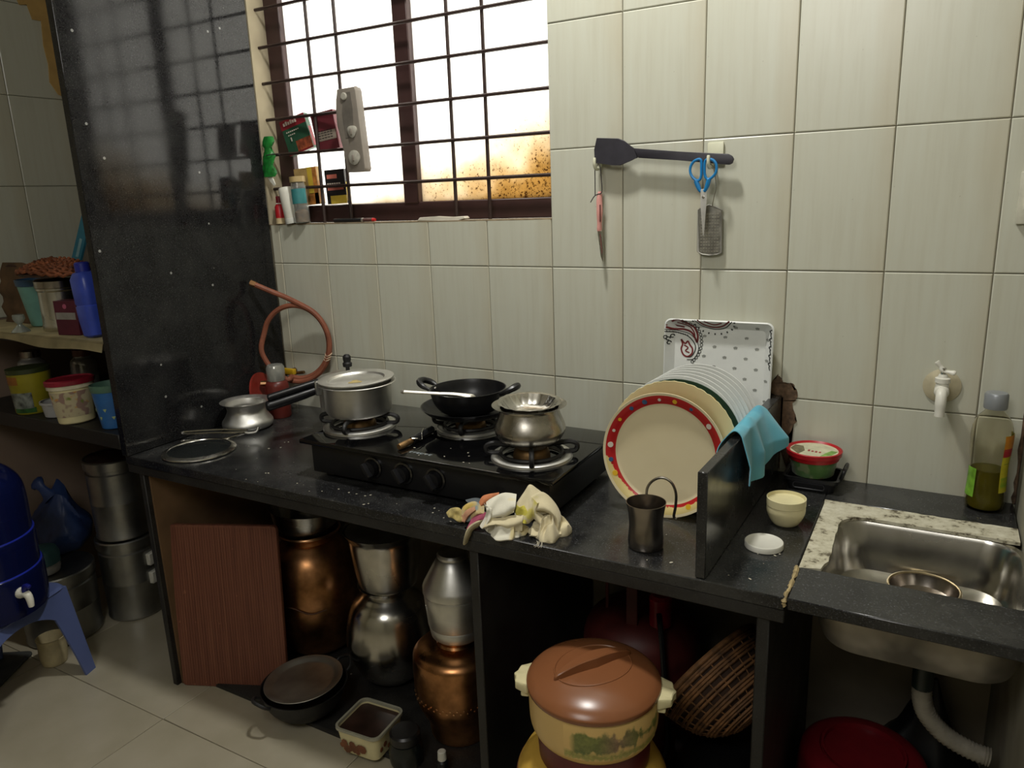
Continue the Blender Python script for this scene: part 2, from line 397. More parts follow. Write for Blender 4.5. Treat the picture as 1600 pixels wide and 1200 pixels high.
M_blackmatt = mat('black_iron', S(26, 25, 25), .55, var=.2, scale=40)
M_nonstick = mat('nonstick_coating', S(22, 22, 24), .34, var=.12, scale=60)
M_glassblk = mat('black_glass', S(10, 10, 11), .06, var=.1, scale=6, rvar=.04)
M_white = mat('white_plastic', S(222, 220, 208), .4, var=.03)
M_whitecer = mat('white_melamine', S(226, 228, 224), .28, var=.02)
M_cream = mat('cream_plastic', S(226, 216, 170), .4, var=.04)
M_hook = mat('ivory_plastic', S(222, 222, 196), .4, var=.03)
M_blue = mat('scissor_blue', S(28, 126, 190), .35, var=.05)
M_spat = mat('charcoal_nylon', S(46, 44, 52), .5, var=.12, scale=30)
M_red = mat('red_plastic', S(176, 26, 34), .38, var=.06)
M_green = mat('green_plastic', S(70, 118, 52), .5, var=.2, scale=40)
M_rubber = mat('orange_rubber_hose', S(138, 80, 57), .6, var=.12, scale=30, bump=.1)
M_clear = mat('clear_plastic', (.85, .86, .82, 1), .12, var=.02, trans=.9, ior=1.35)
M_glass = mat('clear_glass', (.9, .92, .9, 1), .04, var=.0, trans=1, ior=1.25)

# ------------------------------------------------------------------ gas stove and what stands on it
SX, SY = -.505, -.34
st = thing('gas_stove', 'black glass-topped gas stove with three burners on the counter', 'stove', (SX, SY, ZC))
part('body', bev(box(B(), -.338, .338, -.160, .165, .010, .088), .004, 2), M_blackpl, st)
part('glass_top', bev(box(B(), -.356, .356, -.182, .180, .089, .100), .003, 2), M_glassblk, st)
for x in (-.30, .30):
    for y in (-.13, .13): part('foot', lathe(B(), [(0, .001), (.016, .001), (.014, .012), (0, .012)], 16), M_blackmatt, st)
    for ch in st.children[-2:]: pass
fi = 0
for ch in [c for c in st.children if c.name.startswith('foot')]:
    ch.location = ((-.30, -.30, .30, .30)[fi], (-.13, .13, -.13, .13)[fi], 0); fi += 1
RX = Matrix.Rotation(PI/2, 4, 'X')      # local z -> -y
for x in (-.139, -.046, .046):
    kx = Matrix.Translation((x, -.160, .050)) @ RX
    k = part('knob', lathe(B(), [(0, .004), (.020, .004), (.021, .010), (.019, .020), (0, .021)], 28, kx), M_blackpl, st)
    part('grip', bev(box(B(), -.0055, .0055, -.019, .019, .018, .034, kx @ Matrix.Rotation(rd(35), 4, 'Z')), .003, 2), M_blackpl, k)
    part('bezel', lathe(B(), [(.0225, 0), (.027, 0), (.027, .005), (.0225, .006)], 28, kx), mat('dark_chrome', (.16, .16, .165, 1), .2, 1, var=.03), k, 'dark chrome ring round the knob')
bm = B()
for i, (wd, x) in enumerate(((.007, 0), (.007, .0105), (.007, .020), (.007, .030), (.003, .0385), (.007, .044), (.007, .0545))):
    # worn silver letters, too small to read
    x0 = -.035+x
    box(bm, x0, x0+wd*.28, -.1505, -.1425, .0999, .1003)
    if i != 4: box(bm, x0+wd*.28, x0+wd, -.1445, -.1425, .0999, .1003)
    if i in (0, 2, 3, 6): box(bm, x0+wd*.28, x0+wd, -.1505, -.1487, .0999, .1003)
    if i in (1, 2, 5): box(bm, x0+wd*.28, x0+wd*.8, -.1475, -.1460, .0999, .1003)
part('lettering', bm, mat('silver_print', S(150, 160, 166), .4, var=.05), st, 'small worn silver lettering')['kind'] = 'stuff'
def burner(cx, cy, r, rot):
    bn = part('burner', lathe(B(), [(0, .100), (r*.46, .100), (r*.44, .112), (r*.40, .121), (r*.36, .124), (0, .123)], 32, Matrix.Translation((cx, cy, 0)), lambda a, q, z: .02*(math.sin(28*a) > 0)*(z < .118)), M_brass, st, 'brown brass burner head')
    part('drip_ring', lathe(B(), [(r*.72, .1005), (r*.80, .104), (r*.97, .104), (r*1.0, .1005), (r*.99, .1065), (r*.95, .109), (r*.82, .1085), (r*.74, .103), (r*.72, .1005)], 44, Matrix.Translation((cx, cy, 0))), M_alu, bn, 'shiny steel drip ring')
    bm = B(); rr = r*.76
    tube(bm, [(cx+rr*math.cos(a), cy+rr*math.sin(a), .112) for a in [2*PI*i/36 for i in range(36)]], .0045, 6, True)
    for k in range(4):
        a = rot+k*PI/2; c, s = math.cos(a), math.sin(a)
        P = smooth_pts([(cx+rr*c, cy+rr*s, .111), (cx+r*1.06*c, cy+r*1.06*s, .113), (cx+r*1.10*c, cy+r*1.10*s, .127), (cx+r*.92*c, cy+r*.92*s, .134), (cx+r*.62*c, cy+r*.62*s, .130), (cx+r*.36*c, cy+r*.36*s, .128)], 4)
        tube(bm, P, [.0058]*len(P), 7)
    part('pan_support', bm, M_blackmatt, bn)
BZ = ZC+.137
burner(-.79-SX, -.372-SY, .095, rd(20)); burner(-.51-SX, -.268-SY, .088, rd(18)); burner(-.262-SX, -.400-SY, .093, rd(28))

pot = thing('cooking_pot', 'straight-sided aluminium pot covered with a flat plate on the left burner', 'pot', (-.787, -.372, BZ))
part('body', lathe(B(), shell([(.066, 0), (.080, .004), (.0855, .014), (.087, .078), (.089, .082), (.099, .0855), (.1005, .0845)], .0014), 56), M_alu, pot)
pl = single('pot_lid', lathe(B(), [(0, .0055), (.066, .0055), (.070, .006), (.074, .0105), (.096, .0125), (.098, .012), (.097, .009), (.075, .0085), (.071, .004), (0, .0035)], 56), M_alu, 'flat aluminium plate lying as a lid on the left burner pot', 'lid', (-.789, -.372, BZ+.083), (rd(1), rd(-1), 0))
part('food_stain', lathe(B(), [(0, .0002), (.012, .0002), (.016, 0)], 18, Matrix.Translation((.012, -.018, .0062)), lambda a, r, z: .25*math.sin(3*a+1)), mat('yellow_stain', S(168, 150, 96), .6), pl, 'yellowish food stain')

ck = thing('pressure_cooker', 'steel pressure cooker with black handle half hidden behind the left pot', 'pressure cooker', (-1.005, -.165, ZC))
part('body', lathe(B(), spline_prof([(.06, .0), (.082, .004), (.088, .02), (.089, .12), (.089, .150), (.094, .153)], 4)[0:] + [(.094, .158), (.085, .158), (0, .157)], 44), M_dull, ck)
lidp = part('lid', lathe(B(), [(.095, .157), (.096, .166), (.088, .172), (.06, .181), (.02, .186), (0, .186)], 44), M_alu, ck)
part('weight_valve', lathe(B(), [(.006, .184), (.006, .200), (.013, .202), (.014, .212), (.010, .216), (.012, .222), (.012, .232), (.007, .238), (0, .239)], 20, Matrix.Translation((.005, -.005, .0))), M_blackmatt, lidp, 'black weight valve')
hd = Vector((-.13, -.20, 0)).normalized()
hp = lambda d, z: (hd.x*d, hd.y*d, z)
part('handle', tube(B(), smooth_pts([hp(.084, .146), hp(.12, .138), hp(.17, .128), hp(.225, .118), hp(.245, .116)], 4), [.012, .012, .0125, .013, .013, .014, .014, .014, .014, .0145, .0145, .0145, .0145, .0145, .0145, .013, .009], 10), M_blackpl, ck, 'long black handle')
part('handle', tube(B(), smooth_pts([hp(.09, .166), hp(.12, .161), hp(.17, .152), hp(.225, .142), hp(.238, .140)], 4), [.010]*15+[.009, .006], 10), M_blackpl, lidp)
part('handle_bracket', bev(box(B(), .080, .104, -.016, .016, .128, .172, Matrix.Rotation(math.atan2(hd.y, hd.x), 4, 'Z')), .003, 1), M_alu, ck)

tw = thing('flat_griddle', 'shallow black griddle pan under the wok on the middle burner', 'pan', (-.512, -.270, BZ))
part('dish', lathe(B(), shell(spline_prof([(.05, .0), (.085, .003), (.108, .012), (.122, .026)], 4), .003), 56), M_nonstick, tw)
wk = thing('wok', 'small black two-handled wok sitting on the griddle of the middle burner', 'wok', (-.512, -.270, BZ+.0035))
part('bowl', lathe(B(), shell(spline_prof([(.040, .0), (.070, .010), (.088, .032), (.0955, .058), (.098, .066)], 4), .0025), 56), M_nonstick, wk)
for sgn in (-1, 1):
    a0 = rd(8); c, s = math.cos(a0)*sgn, math.sin(a0)*sgn
    q = lambda d, w_, z: (c*d-s*w_, s*d+c*w_, z)
    h = part('handle', tube(B(), smooth_pts([q(.098, -.022, .060), q(.115, -.024, .068), q(.130, -.014, .075), q(.134, .0, .077), q(.130, .014, .075), q(.115, .024, .068), q(.098, .022, .060)], 4), [.005, .005, .006, .007, .0075, .008, .008, .008, .0085, .0085, .0085, .0085, .0085, .0085, .0085, .0085, .008, .008, .008, .0075, .007, .006, .005, .005, .005], 9), M_blackpl, wk, 'looped black handle')
    part('rivet', lathe(B(), [(0, .004), (.004, .003), (.005, 0)], 10, Matrix.Translation(q(.0925, 0, .058)) @ Matrix.Rotation(-sgn*PI/2, 4, 'Y')), M_steel, h)
single('steel_ladle', tube(tube(B(), smooth_pts([(-.612, -.402, -.267), (-.545, -.368, -.273), (-.50, -.338, -.279), (-.462, -.315, -.290)], 5), [.0055, .005, .0048, .0046, .0045, .0045, .0045, .005, .005, .0055, .006, .0065, .008, .0095, .010, .007], 8, flat=.55), [(-.6125, -.4025, -.267), (-.618, -.406, -.2665)], [.0062, .004], 8), M_steel, 'steel ladle handle lying across the rim of the wok', 'ladle', (0, 0, 0))

dk = thing('handi_pot', 'wide-rimmed bulging steel pot on the right front burner', 'pot', (-.264, -.401, BZ))
part('body', lathe(B(), shell(spline_prof([(.045, .0), (.066, .006), (.0795, .026), (.078, .042), (.070, .062), (.0655, .076)], 4)+[(.067, .080), (.076, .0845), (.083, .086), (.084, .0865)], .0014), 60), mat('hammered_steel', (.55, .52, .46, 1), .26, 1, var=.2, scale=22, rvar=.1, bump=.12), dk)
single('steel_bowl', lathe(B(), shell([(.036, .0), (.050, .008), (.060, .021), (.064, .026), (.071, .0275)], .001), 56, None, lambda a, r, z: .022*math.sin(16*a)*(r > .045)), M_steel, 'shallow steel bowl nested in the mouth of the right burner pot', 'bowl', (-.266, -.398, BZ+.065), (rd(2), rd(2), 0))
gl_ = thing('gas_lighter', 'black gas lighter with wire tip lying on the stove glass', 'lighter', (-.572, -.430, ZC+.100))
part('handle', tube(B(), smooth_pts([(.004, -.010, .010), (.002, .03, .0105), (-.001, .06, .011), (-.003, .082, .0105)], 4), .0095, 10), M_blackpl, gl_)
part('tip', tube(B(), [(.004, -.012, .010), (.003, -.030, .009), (.002, -.052, .008), (.001, -.058, .008)], [.007, .008, .0085, .007], 10), mat('scorched_brass', (.30, .18, .08, 1), .5, .9, var=.3, scale=60), gl_)
part('wire_clip', tube(B(), smooth_pts([(.010, -.018, .018), (.020, -.008, .016), (.022, .006, .010), (.012, .02, .0195), (-.004, .05, .0215)], 5), .0016, 6), M_steel, gl_)

# ------------------------------------------------------------------ left end of the counter
kt = thing('handi_pot', 'small flared-rim aluminium pot at the left end beside the granite partition', 'pot', (-1.343, -.268, ZC))
part('body', lathe(B(), shell(spline_prof([(.045, .0), (.066, .003), (.0755, .012), (.076, .024), (.066, .040), (.058, .056), (.058, .066)], 4)+[(.062, .080), (.074, .087), (.077, .0875)], .0014), 52), M_alu, kt)
gd = thing('saucepan_lid', 'round steel-rimmed glass lid lying flat at the counter left end', 'lid', (-1.288, -.495, ZC))
part('rim', lathe(B(), [(.088, .001), (.098, .0008), (.101, .003), (.100, .006), (.094, .0085), (.086, .010), (.085, .008), (.088, .001)], 56), M_steel, gd)
part('pane', lathe(B(), [(0, .016), (.04, .0145), (.087, .008), (.087, .006), (.04, .012), (0, .0135)], 44), mat('smoked_glass', S(50, 54, 54), .06, var=.05, trans=.6), gd)
tg = thing('wire_tongs', 'folded steel wire pot tongs lying behind the glass lid', 'tongs', (-1.36, -.42, ZC))
T_ = lambda pts, k=5: smooth_pts(pts, k)
part('wire_arm', tube(B(), T_([(.115, .055, .024), (.03, .012, .024), (-.052, -.028, .023), (-.062, -.024, .024), (-.055, -.016, .026), (.035, .030, .030), (.112, .066, .028)]), .0032, 7), M_steel, tg)
part('wire_arm', tube(B(), T_([(.112, .060, .020), (.06, .022, .006), (.0, -.018, .004), (-.045, -.042, .0035), (-.048, -.036, .004), (.0, -.01, .004)]), .0032, 7), M_steel, tg)
part('jaw', tube(B(), T_([(.108, .056, .022), (.122, .064, .020), (.136, .078, .022), (.138, .086, .034)]), .0045, 8), M_dull, tg)
jr = thing('spice_jar', 'dark red jar with a clear domed cap in the corner behind the hose', 'jar', (-1.342, -.136, ZC))
part('body', lathe(B(), [(0, .0), (.034, .0), (.037, .004), (.037, .105), (.033, .118), (.028, .122), (0, .122)], 36), mat('maroon_plastic', S(112, 44, 36), .35, var=.1, trans=.2), jr)
part('cap', lathe(B(), [(.027, .121), (.029, .124), (.029, .165), (.024, .174), (0, .176)], 30), mat('clear_silver_cap', S(168, 168, 160), .2, .4, var=.06), jr)
single('round_cover', lathe(B(), [(0, .0), (.066, .0), (.070, .003), (.070, .010), (.064, .009), (0, .008)], 44), mat('brick_red_plastic', S(140, 44, 34), .45, var=.08), 'round brick-red plastic cover leaning on the partition behind the small pot', 'lid', (-1.415, -.140, ZC+.071), (0, rd(78), rd(18)))
gv = thing('gas_valve', 'yellow gas valve knob on the wall behind the hose', 'valve', (-1.392, -.003, -.362))
part('pipe', tube(B(), [(-.03, -.014, -.012), (.055, -.014, .0)], .0055, 8), M_brass, gv)
part('stem', lathe(B(), [(.009, 0), (.009, .018), (0, .018)], 14, RX), M_brass, gv)
part('knob', bev(box(B(), -.028, .024, -.034, -.018, -.009, .011), .004, 2), mat('yellow_knob', S(200, 160, 30), .45, var=.05), gv, 'yellow knob')
hs = thing('rubber_hose', 'orange-brown rubber gas hose coiled upright in the corner behind the pots', 'hose', (-1.312, -.065, ZC))
cz = .235; hx, hy = .105, .044
hv = lambda t, r, dz=0, off=0: (hx*r*math.cos(t)+off*.4, hy*r*math.cos(t)-off, cz+dz+.125*r*math.sin(t))
P = [(-.100, -.052, .428), (-.06, -.02, .402), (-.02, .0, .382)]
P += [hv(rd(a), 1.02+.00012*(70-a), 0, .004) for a in range(62, -190, -18)]
P += [hv(rd(a), .97, 0, -.006) for a in range(-196, -470, -18)]
P += [(-.012, -.03, .118), (-.05, -.055, .110), (-.075, -.075, .108)]
part('hose', tube(B(), smooth_pts(P, 4), .0085, 9), M_rubber, hs)
part('end_fitting', tube(B(), [(-.097, -.050, .427), (-.112, -.058, .434)], .0105, 9), M_copperlip, hs)
part('end_fitting', tube(B(), [(-.072, -.073, .108), (-.088, -.084, .108)], .0100, 9), M_copperlip, hs)
bm = B()
for q in range(3):
    c_ = Vector(hv(rd(-18-4*q), 1.0)); tube(bm, [c_+Vector((math.cos(t)*.014, -.013*math.cos(t)*.3+.013*math.sin(t)*.7, .006*math.sin(t))) for t in [2*PI*i/14 for i in range(14)]], .0026, 6, True)
part('string_tie', bm, mat('pale_string', S(206, 178, 150), .8), hs)

# ------------------------------------------------------------------ plates standing in a row
def plate_prof(r, depth=.016, flat=.66, t=.0028):
    f = [(0, 0), (r*flat*.95, 0), (r*flat, .0008), (r*(flat+.07), depth*.55), (r*max(.86, flat+.11), depth*.8), (r*.985, depth), (r, depth+.0004)]
    b = [(r*1.004, depth-.001), (r*.985, depth-t), (r*max(.86, flat+.11), depth*.8-t), (r*(flat+.07), depth*.55-t), (r*flat, -t), (r*flat*.8, -t*1.2), (0, -t)]
    return f+b
def redrim_mat():
    t = NT('cream_melamine_red_rim'); v = t.coord('Object'); sx = t.n('ShaderNodeSeparateXYZ'); t.l(v, sx.inputs[0])
    ln = t.n('ShaderNodeVectorMath', _operation='LENGTH'); cb = t.n('ShaderNodeCombineXYZ'); t.l(sx.outputs[0], cb.inputs[0]); t.l(sx.outputs[1], cb.inputs[1]); t.l(cb.outputs[0], ln.inputs[0])
    r = ln.outputs['Value']; nz = t.noise(v, 70, 4, .7); n2 = t.noise(v, 14, 2)
    band = t.math('MULTIPLY', t.math('GREATER_THAN', r, .1085), t.math('LESS_THAN', r, .1275))
    # the print has worn away along the lower left of the rim
    low = t.math('MULTIPLY', t.math('ADD', t.math('SUBTRACT', t.math('MULTIPLY', sx.outputs[1], -1.0), .028), t.math('MULTIPLY', sx.outputs[0], -.25)), 14, True)
    r2 = t.math('MULTIPLY', t.math('SUBTRACT', r, .107), 55)
    worn = t.math('GREATER_THAN', t.math('ADD', t.math('MULTIPLY', low, r2), t.math('MULTIPLY', nz, .7)), .68)
    msk = t.math('MULTIPLY', band, t.math('SUBTRACT', 1.0, worn))
    base = t.mix(t.math('MULTIPLY', n2, .5), S(226, 214, 178), S(212, 194, 152))
    wcol = t.mix(t.math('MULTIPLY', band, t.math('MULTIPLY', worn, .8)), base, S(214, 192, 116))
    t.l(t.mix(msk, wcol, S(186, 34, 36)), t.b.inputs['Base Color']); t.b.inputs['Roughness'].default_value = .32; return t.m
FACE = (rd(85), 0, 0)
def stand(r, y, x, lean=85, depth=.016):
    # centre of a disc standing on the counter on its rim
    return (x, y, ZC+.001+r*math.sin(rd(lean)))
pf = thing('dinner_plate', 'big cream plate with a worn red polka-dot rim, frontmost in the row', 'plate', stand(.133, -.360, .034), FACE, group='plates standing in a row')
part('disc', lathe(B(), plate_prof(.133, .014, .80), 72), redrim_mat(), pf)
bm_cols = {'white': [], 'yellow': [], 'blue': []}
for ang, cname, rr in ((8, 'blue', .0045), (38, 'white', .006), (62, 'blue', .0038), (80, 'yellow', .005), (96, 'white', .0035), (112, 'blue', .0055), (128, 'blue', .0045), (146, 'yellow', .004), (160, 'white', .0035), (176, 'white', .0062), (192, 'blue', .005), (207, 'yellow', .006), (300, 'yellow', .006), (322, 'blue', .004), (345, 'yellow', .005)):
    a = rd(ang); bm_cols[cname].append((.118*math.cos(a), .118*math.sin(a), rr))
for cname, col in (('white', S(225, 215, 200)), ('yellow', S(226, 180, 40)), ('blue', S(60, 92, 130))):
    bm = B()
    for (x, y, rr) in bm_cols[cname]: lathe(bm, [(0, .0003), (rr, .0002), (rr, -.003)], 14, Matrix.Translation((x, y, .0100)) @ Matrix.Rotation(math.atan2(y, x), 4, 'Z') @ Matrix.Rotation(rd(-20), 4, 'Y'))
    part('printed_dots', bm, mat('dot_'+cname, col, .35, var=.02), pf, cname+' dots printed on the red rim')['kind'] = 'stuff'
p2 = thing('dinner_plate', 'cream plate with a scalloped edge, second from the front of the row', 'plate', stand(.140, -.310, .038), FACE, group='plates standing in a row')
part('disc', lathe(B(), plate_prof(.139, .015, .72), 120, None, lambda a, r, z: .014*abs(math.sin(21*a))*(r > .118)), mat('cream_melamine', S(232, 222, 170), .32, var=.05, scale=8), p2)
p3 = thing('dinner_plate', 'white plate with a dark green printed rim, third in the row', 'plate', stand(.138, -.274, .040), FACE, group='plates standing in a row')
part('disc', lathe(B(), plate_prof(.138, .014, .76), 72), M_whitecer, p3)
part('rim_band', lathe(B(), [(.126, .0125), (.1384, .0146), (.1390, .0136), (.138, .0125)], 72), mat('dark_green_print', S(34, 62, 48), .35, var=.1), p3, 'dark green band')
bm = B()
for i in range(60):
    a = rd(-10+i*2.0); bm_m = Matrix.Rotation(a, 4, 'Z'); box(bm, .108, .122, -.0010, .0010, .0105, .0120, bm_m)
part('printed_ticks', bm, mat('grey_green_print', S(96, 104, 92), .4), p3)['kind'] = 'stuff'
bm = B()
lathe(bm, [(0, .0135), (.013, .0128), (.013, .010)], 9, Matrix.Translation((.066, .098, 0)), lambda a, r, z: .25*math.sin(4*a)); lathe(bm, [(0, .0135), (.009, .0128), (.009, .010)], 8, Matrix.Translation((.078, .086, 0)))
part('printed_flower', bm, mat('ochre_print', S(176, 128, 50), .4), p3, 'ochre flower print')['kind'] = 'stuff'
whl = ['plain white plate just behind the dark green rimmed one', 'plain white plate, second of the six white ones from the front', 'plain white plate, third of the six white ones from the front', 'plain white plate, third of the six white ones from the back', 'plain white plate, next to last before the paisley tray', 'plain white plate closest to the paisley tray']
wme = None
for i in range(6):
    y = -.250+i*.0255
    p = thing('dinner_plate', whl[i], 'plate', stand(.139, y, .034+i*.0015), FACE, group='plates standing in a row')
    if wme is None: wme = part('disc', lathe(B(), plate_prof(.139, .015, .70), 72), M_whitecer, p)
    else:
        c = wme.copy(); C.objects.link(c); c.parent = p
# paisley tray against the wall
trw, trh = .130, .183
ty = thing('serving_tray', 'white rectangular paisley-patterned tray leaning on the wall behind the plates', 'tray', (.055, -.028, ZC+.0015), (rd(-3.2), 0, 0))
def lp(w_, z0, z1, y, r): return [(a, y, b) for a, b in rrect(-w_, w_, z0, z1, r)]
part('tray_body', loft(B(), [lp(trw, 0, 2*trh, -.030, .016), lp(trw-.003, .003, 2*trh-.003, -.032, .015), lp(trw-.022, .022, 2*trh-.022, -.010, .010), lp(trw-.020, .020, 2*trh-.020, -.006, .010), lp(trw-.001, .001, 2*trh-.001, -.028, .016)], False, False), M_whitecer, ty)
bm = B(); prism(bm, rrect(-(trw-.021), trw-.021, .021, 2*trh-.021, .010), -.0105, -.006, 'y'); part('tray_floor', bm, M_whitecer, ty)
Zt = 2*trh
def yat(x, z):   # front surface of the tray at a point
    d = min(trw-abs(x), z, Zt-z)
    return -.0108-(.0215*(1-min(1, max(0, (d-.003)/.019))))-.0004
def ribbon(bm, pts, w_):
    P = smooth_pts([(a, 0, b) for a, b in pts], 6)
    prev = None
    for i in range(len(P)):
        d = (P[min(i+1, len(P)-1)]-P[max(i-1, 0)]).normalized(); nrm = Vector((-d.z, 0, d.x))*w_*.78
        a, b = P[i]+nrm, P[i]-nrm
        a.y, b.y = yat(a.x, a.z), yat(b.x, b.z)
        cur = (bm.verts.new(a), bm.verts.new(b))
        if prev: bm.faces.new((prev[0], prev[1], cur[1], cur[0]))
        prev = cur
def loc(pts): return [(x-.055, z-ZC-.0015+.004) for x, z in pts]
red, blk = B(), B()
A_ = loc([(-.071, -.138), (-.050, -.1255), (-.029, -.128), (-.007, -.142), (.003, -.162), (.002, -.180)])
D_ = loc([(.002, -.180), (-.011, -.157), (-.031, -.149), (-.055, -.149), (-.071, -.143)])
ribbon(red, A_, .0030); ribbon(red, D_, .0030); ribbon(red, loc([(-.045, -.131), (-.022, -.138), (-.008, -.152), (-.004, -.164)]), .002)
ribbon(red, loc([(-.058, -.136), (-.045, -.141), (-.03, -.143)]), .0024)
ribbon(blk, loc([(-.074, -.154), (-.045, -.158), (-.020, -.166), (-.004, -.183), (-.002, -.199), (-.011, -.215), (-.022, -.217)]), .0016)
ribbon(blk, loc([(-.074, -.149), (-.045, -.153), (-.016, -.160), (.003, -.180), (.006, -.199), (-.004, -.220), (-.022, -.224)]), .0012)
ribbon(red, loc([(-.038, -.174), (-.034, -.186), (-.037, -.198), (-.031, -.212), (-.020, -.216), (-.010, -.208), (-.009, -.196), (-.016, -.186), (-.021, -.178), (-.028, -.184), (-.038, -.174)]), .0026)
ribbon(red, loc([(-.030, -.188), (-.020, -.194), (-.026, -.202), (-.016, -.206)]), .002)
for t_ in range(16):
    a = t_/15; pts = [(-.030, -.1275), (-.004, -.139), (.010, -.160), (.013, -.185), (.006, -.210), (-.008, -.228)]
    q = smooth_pts([(x, 0, z) for x, z in loc(pts)], 3)[t_]
    ribbon(blk, [(q.x+.0034*math.cos(b), q.z+.0034*math.sin(b)) for b in [2*PI*k/6 for k in range(7)]], .0011)
ribbon(red, loc([(.006, -.122), (.020, -.134), (.044, -.140), (.066, -.135), (.083, -.122)]), .0024); ribbon(red, loc([(.022, -.125), (.044, -.133), (.064, -.128)]), .002)
ribbon(blk, loc([(.000, -.123), (.016, -.138), (.044, -.145), (.070, -.140), (.089, -.123)]), .0014)
for k in range(11):
    a = PI+PI*k/10; ribbon(blk, [(loc([(.045, 0)])[0][0]+(.047+d)*math.cos(a), Zt-.004+(.029+d)*math.sin(a)) for d in (0, .002, .0045)], .0022)
for k in range(9): ribbon(blk, [(loc([(-.07+.006*k, 0)])[0][0]+d*.3, loc([(0, -.1515-.0012*k)])[0][1]-d) for d in (0, .002, .004)], .0009)
for x_, z_ in ((-.072, -.168), (-.066, -.172), (-.058, -.166), (-.064, -.182)): ribbon(blk, [(loc([(x_, z_)])[0][0]+.004*math.cos(b), loc([(x_, z_)])[0][1]+.004*math.sin(b)) for b in [2*PI*k/6 for k in range(6)]], .0016)
for k in range(10): ribbon(blk, [(trw-.004-.003*(k % 2), Zt-.016-.0095*k), (trw-.010+.003*(k % 2), Zt-.020-.0095*k), (trw-.005, Zt-.0255-.0095*k)], .0018)
part('paisley_print', red, mat('dark_red_print', S(120, 36, 38), .5), ty, 'dark red paisley lines')['kind'] = 'stuff'; part('paisley_print', blk, mat('black_print', S(44, 48, 44), .5), ty, 'black paisley lines and scallops')['kind'] = 'stuff'
gm = B()
for i in range(6):
    for j in range(8):
        x_ = .040+.050*i-.175+(.025 if j % 2 else 0); z_ = -.139-.0245*j
        lx, lz = x_+.055-.0, loc([(0, z_)])[0][1]
        lx = x_-.0+.075
        if abs(lx) > trw-.008 or (lx < -.035 and z_ > -.235) or (z_ > -.145 and lx < .03): continue
        ribbon(gm, [(lx-.004, lz-.001), (lx, lz+.0012), (lx+.004, lz-.0005)], .0034)
part('motif_print', gm, mat('grey_print', S(150, 152, 146), .5), ty, 'rows of small grey motifs')['kind'] = 'stuff'

# ------------------------------------------------------------------ cloths
def dropped(R, H, nf, seed, sq=1.0, res=(44, 150), thick=.0014):
    # a crumpled heap of cloth: sharp wandering folds over a low dome, ragged outline
    bm = B(); rows = []; nr, na = res; sd = Vector((seed*3.1, seed*1.7, seed*.9))
    N = lambda p, f, k: noise.noise(Vector((p[0]*f, p[1]*f, k))+sd)
    for i in range(nr+1):
        r = i/nr; row = []
        for j in range(na):
            a = 2*PI*j/na; ca, sa = math.cos(a), math.sin(a)
            x, y = r*ca, r*sa
            wx, wy = N((x, y), 1.3, 3.7)*.75, N((x, y), 1.3, 9.1)*.75
            q = (x+wx, y+wy)
            g1 = (1-min(1, abs(N(q, nf*.42, 1.0))*2.6))**1.6
            g2 = (1-min(1, abs(N(q, nf*.95, 5.0))*2.6))**1.4
            out = 1+.55*N((ca, sa), .9, 2.0)+.22*N((ca, sa), 2.6, 6.0)
            dome = max(0, 1-r**2.2)**.75
            hgt = H*dome*(.36+.50*g1+.20*g2+.22*N(q, 1.1, 4.0))+.010*g1*(r > .5)*(1-r)**.3
            # folds lean over sideways
            lx = R*.42*N(q, nf*.5, 11.0)*(hgt/H); ly = R*.42*N(q, nf*.5, 17.0)*(hgt/H)
            row.append(bm.verts.new((R*out*x*sq+lx, R*out*y+ly, max(.0018, hgt+.0025))))
        rows.append(row)
    for A, D in zip(rows[1:], rows[2:]):
        for j in range(na): bm.faces.new((A[j], A[(j+1) % na], D[(j+1) % na], D[j]))
    c = bm.verts.new(sum((v.co for v in rows[1]), Vector())/na)
    for v in rows[0]: bm.verts.remove(v)
    for j in range(na): bm.faces.new((c, rows[1][(j+1) % na], rows[1][j]))
    bmesh.ops.smooth_vert(bm, verts=bm.verts[:], factor=.4, use_axis_x=True, use_axis_y=True, use_axis_z=True)
    for v in rows[-1]: v.co.z = max(.0012, v.co.z)
    # turn the hem under so that the cloth has a thickness at its edge
    hem = [bm.verts.new((v.co.x*.97, v.co.y*.97, .0004)) for v in rows[-1]]
    for j in range(na): bm.faces.new((rows[-1][j], rows[-1][(j+1) % na], hem[(j+1) % na], hem[j]))
    return bm
def cloth_mat(name, base, patches, scale=14, thr=.6):
    t = NT(name); v = t.coord('Object'); c = t.mix(t.noise(v, 40, 3), base, tuple(x*.82 for x in base[:3])+(1,))
    for i, (col, th) in enumerate(patches):
        mp = t.n('ShaderNodeMapping'); mp.inputs['Location'].default_value = (i*3.7+.4, i*1.9, 0); t.l(v, mp.inputs[0])
        f = t.noise(mp.outputs[0], scale, 1)
        c = t.mix(t.math('MULTIPLY', t.math('SUBTRACT', f, th), 16, True), c, col)
    t.l(c, t.b.inputs['Base Color']); t.b.inputs['Roughness'].default_value = .95
    t.bump(t.noise(t.coord('Object'), 420, 2), .25, .001); t.b.inputs['Sheen Weight'].default_value = .2
    return t.m
M_rag = cloth_mat('cream_cotton', S(220, 208, 172), [(S(204, 192, 100), .68)], 22)
M_ragw = cloth_mat('white_cotton', S(230, 226, 208), [(S(222, 208, 160), .58)], 20)
M_ragm = cloth_mat('faded_print_cotton', S(196, 176, 128), [(S(132, 142, 140), .52), (S(156, 84, 96), .62), (S(196, 168, 92), .58)], 34)
RV, CV, KP = Vector((.87, .49, 0)), Vector((.49, -.87, 0)), .00045
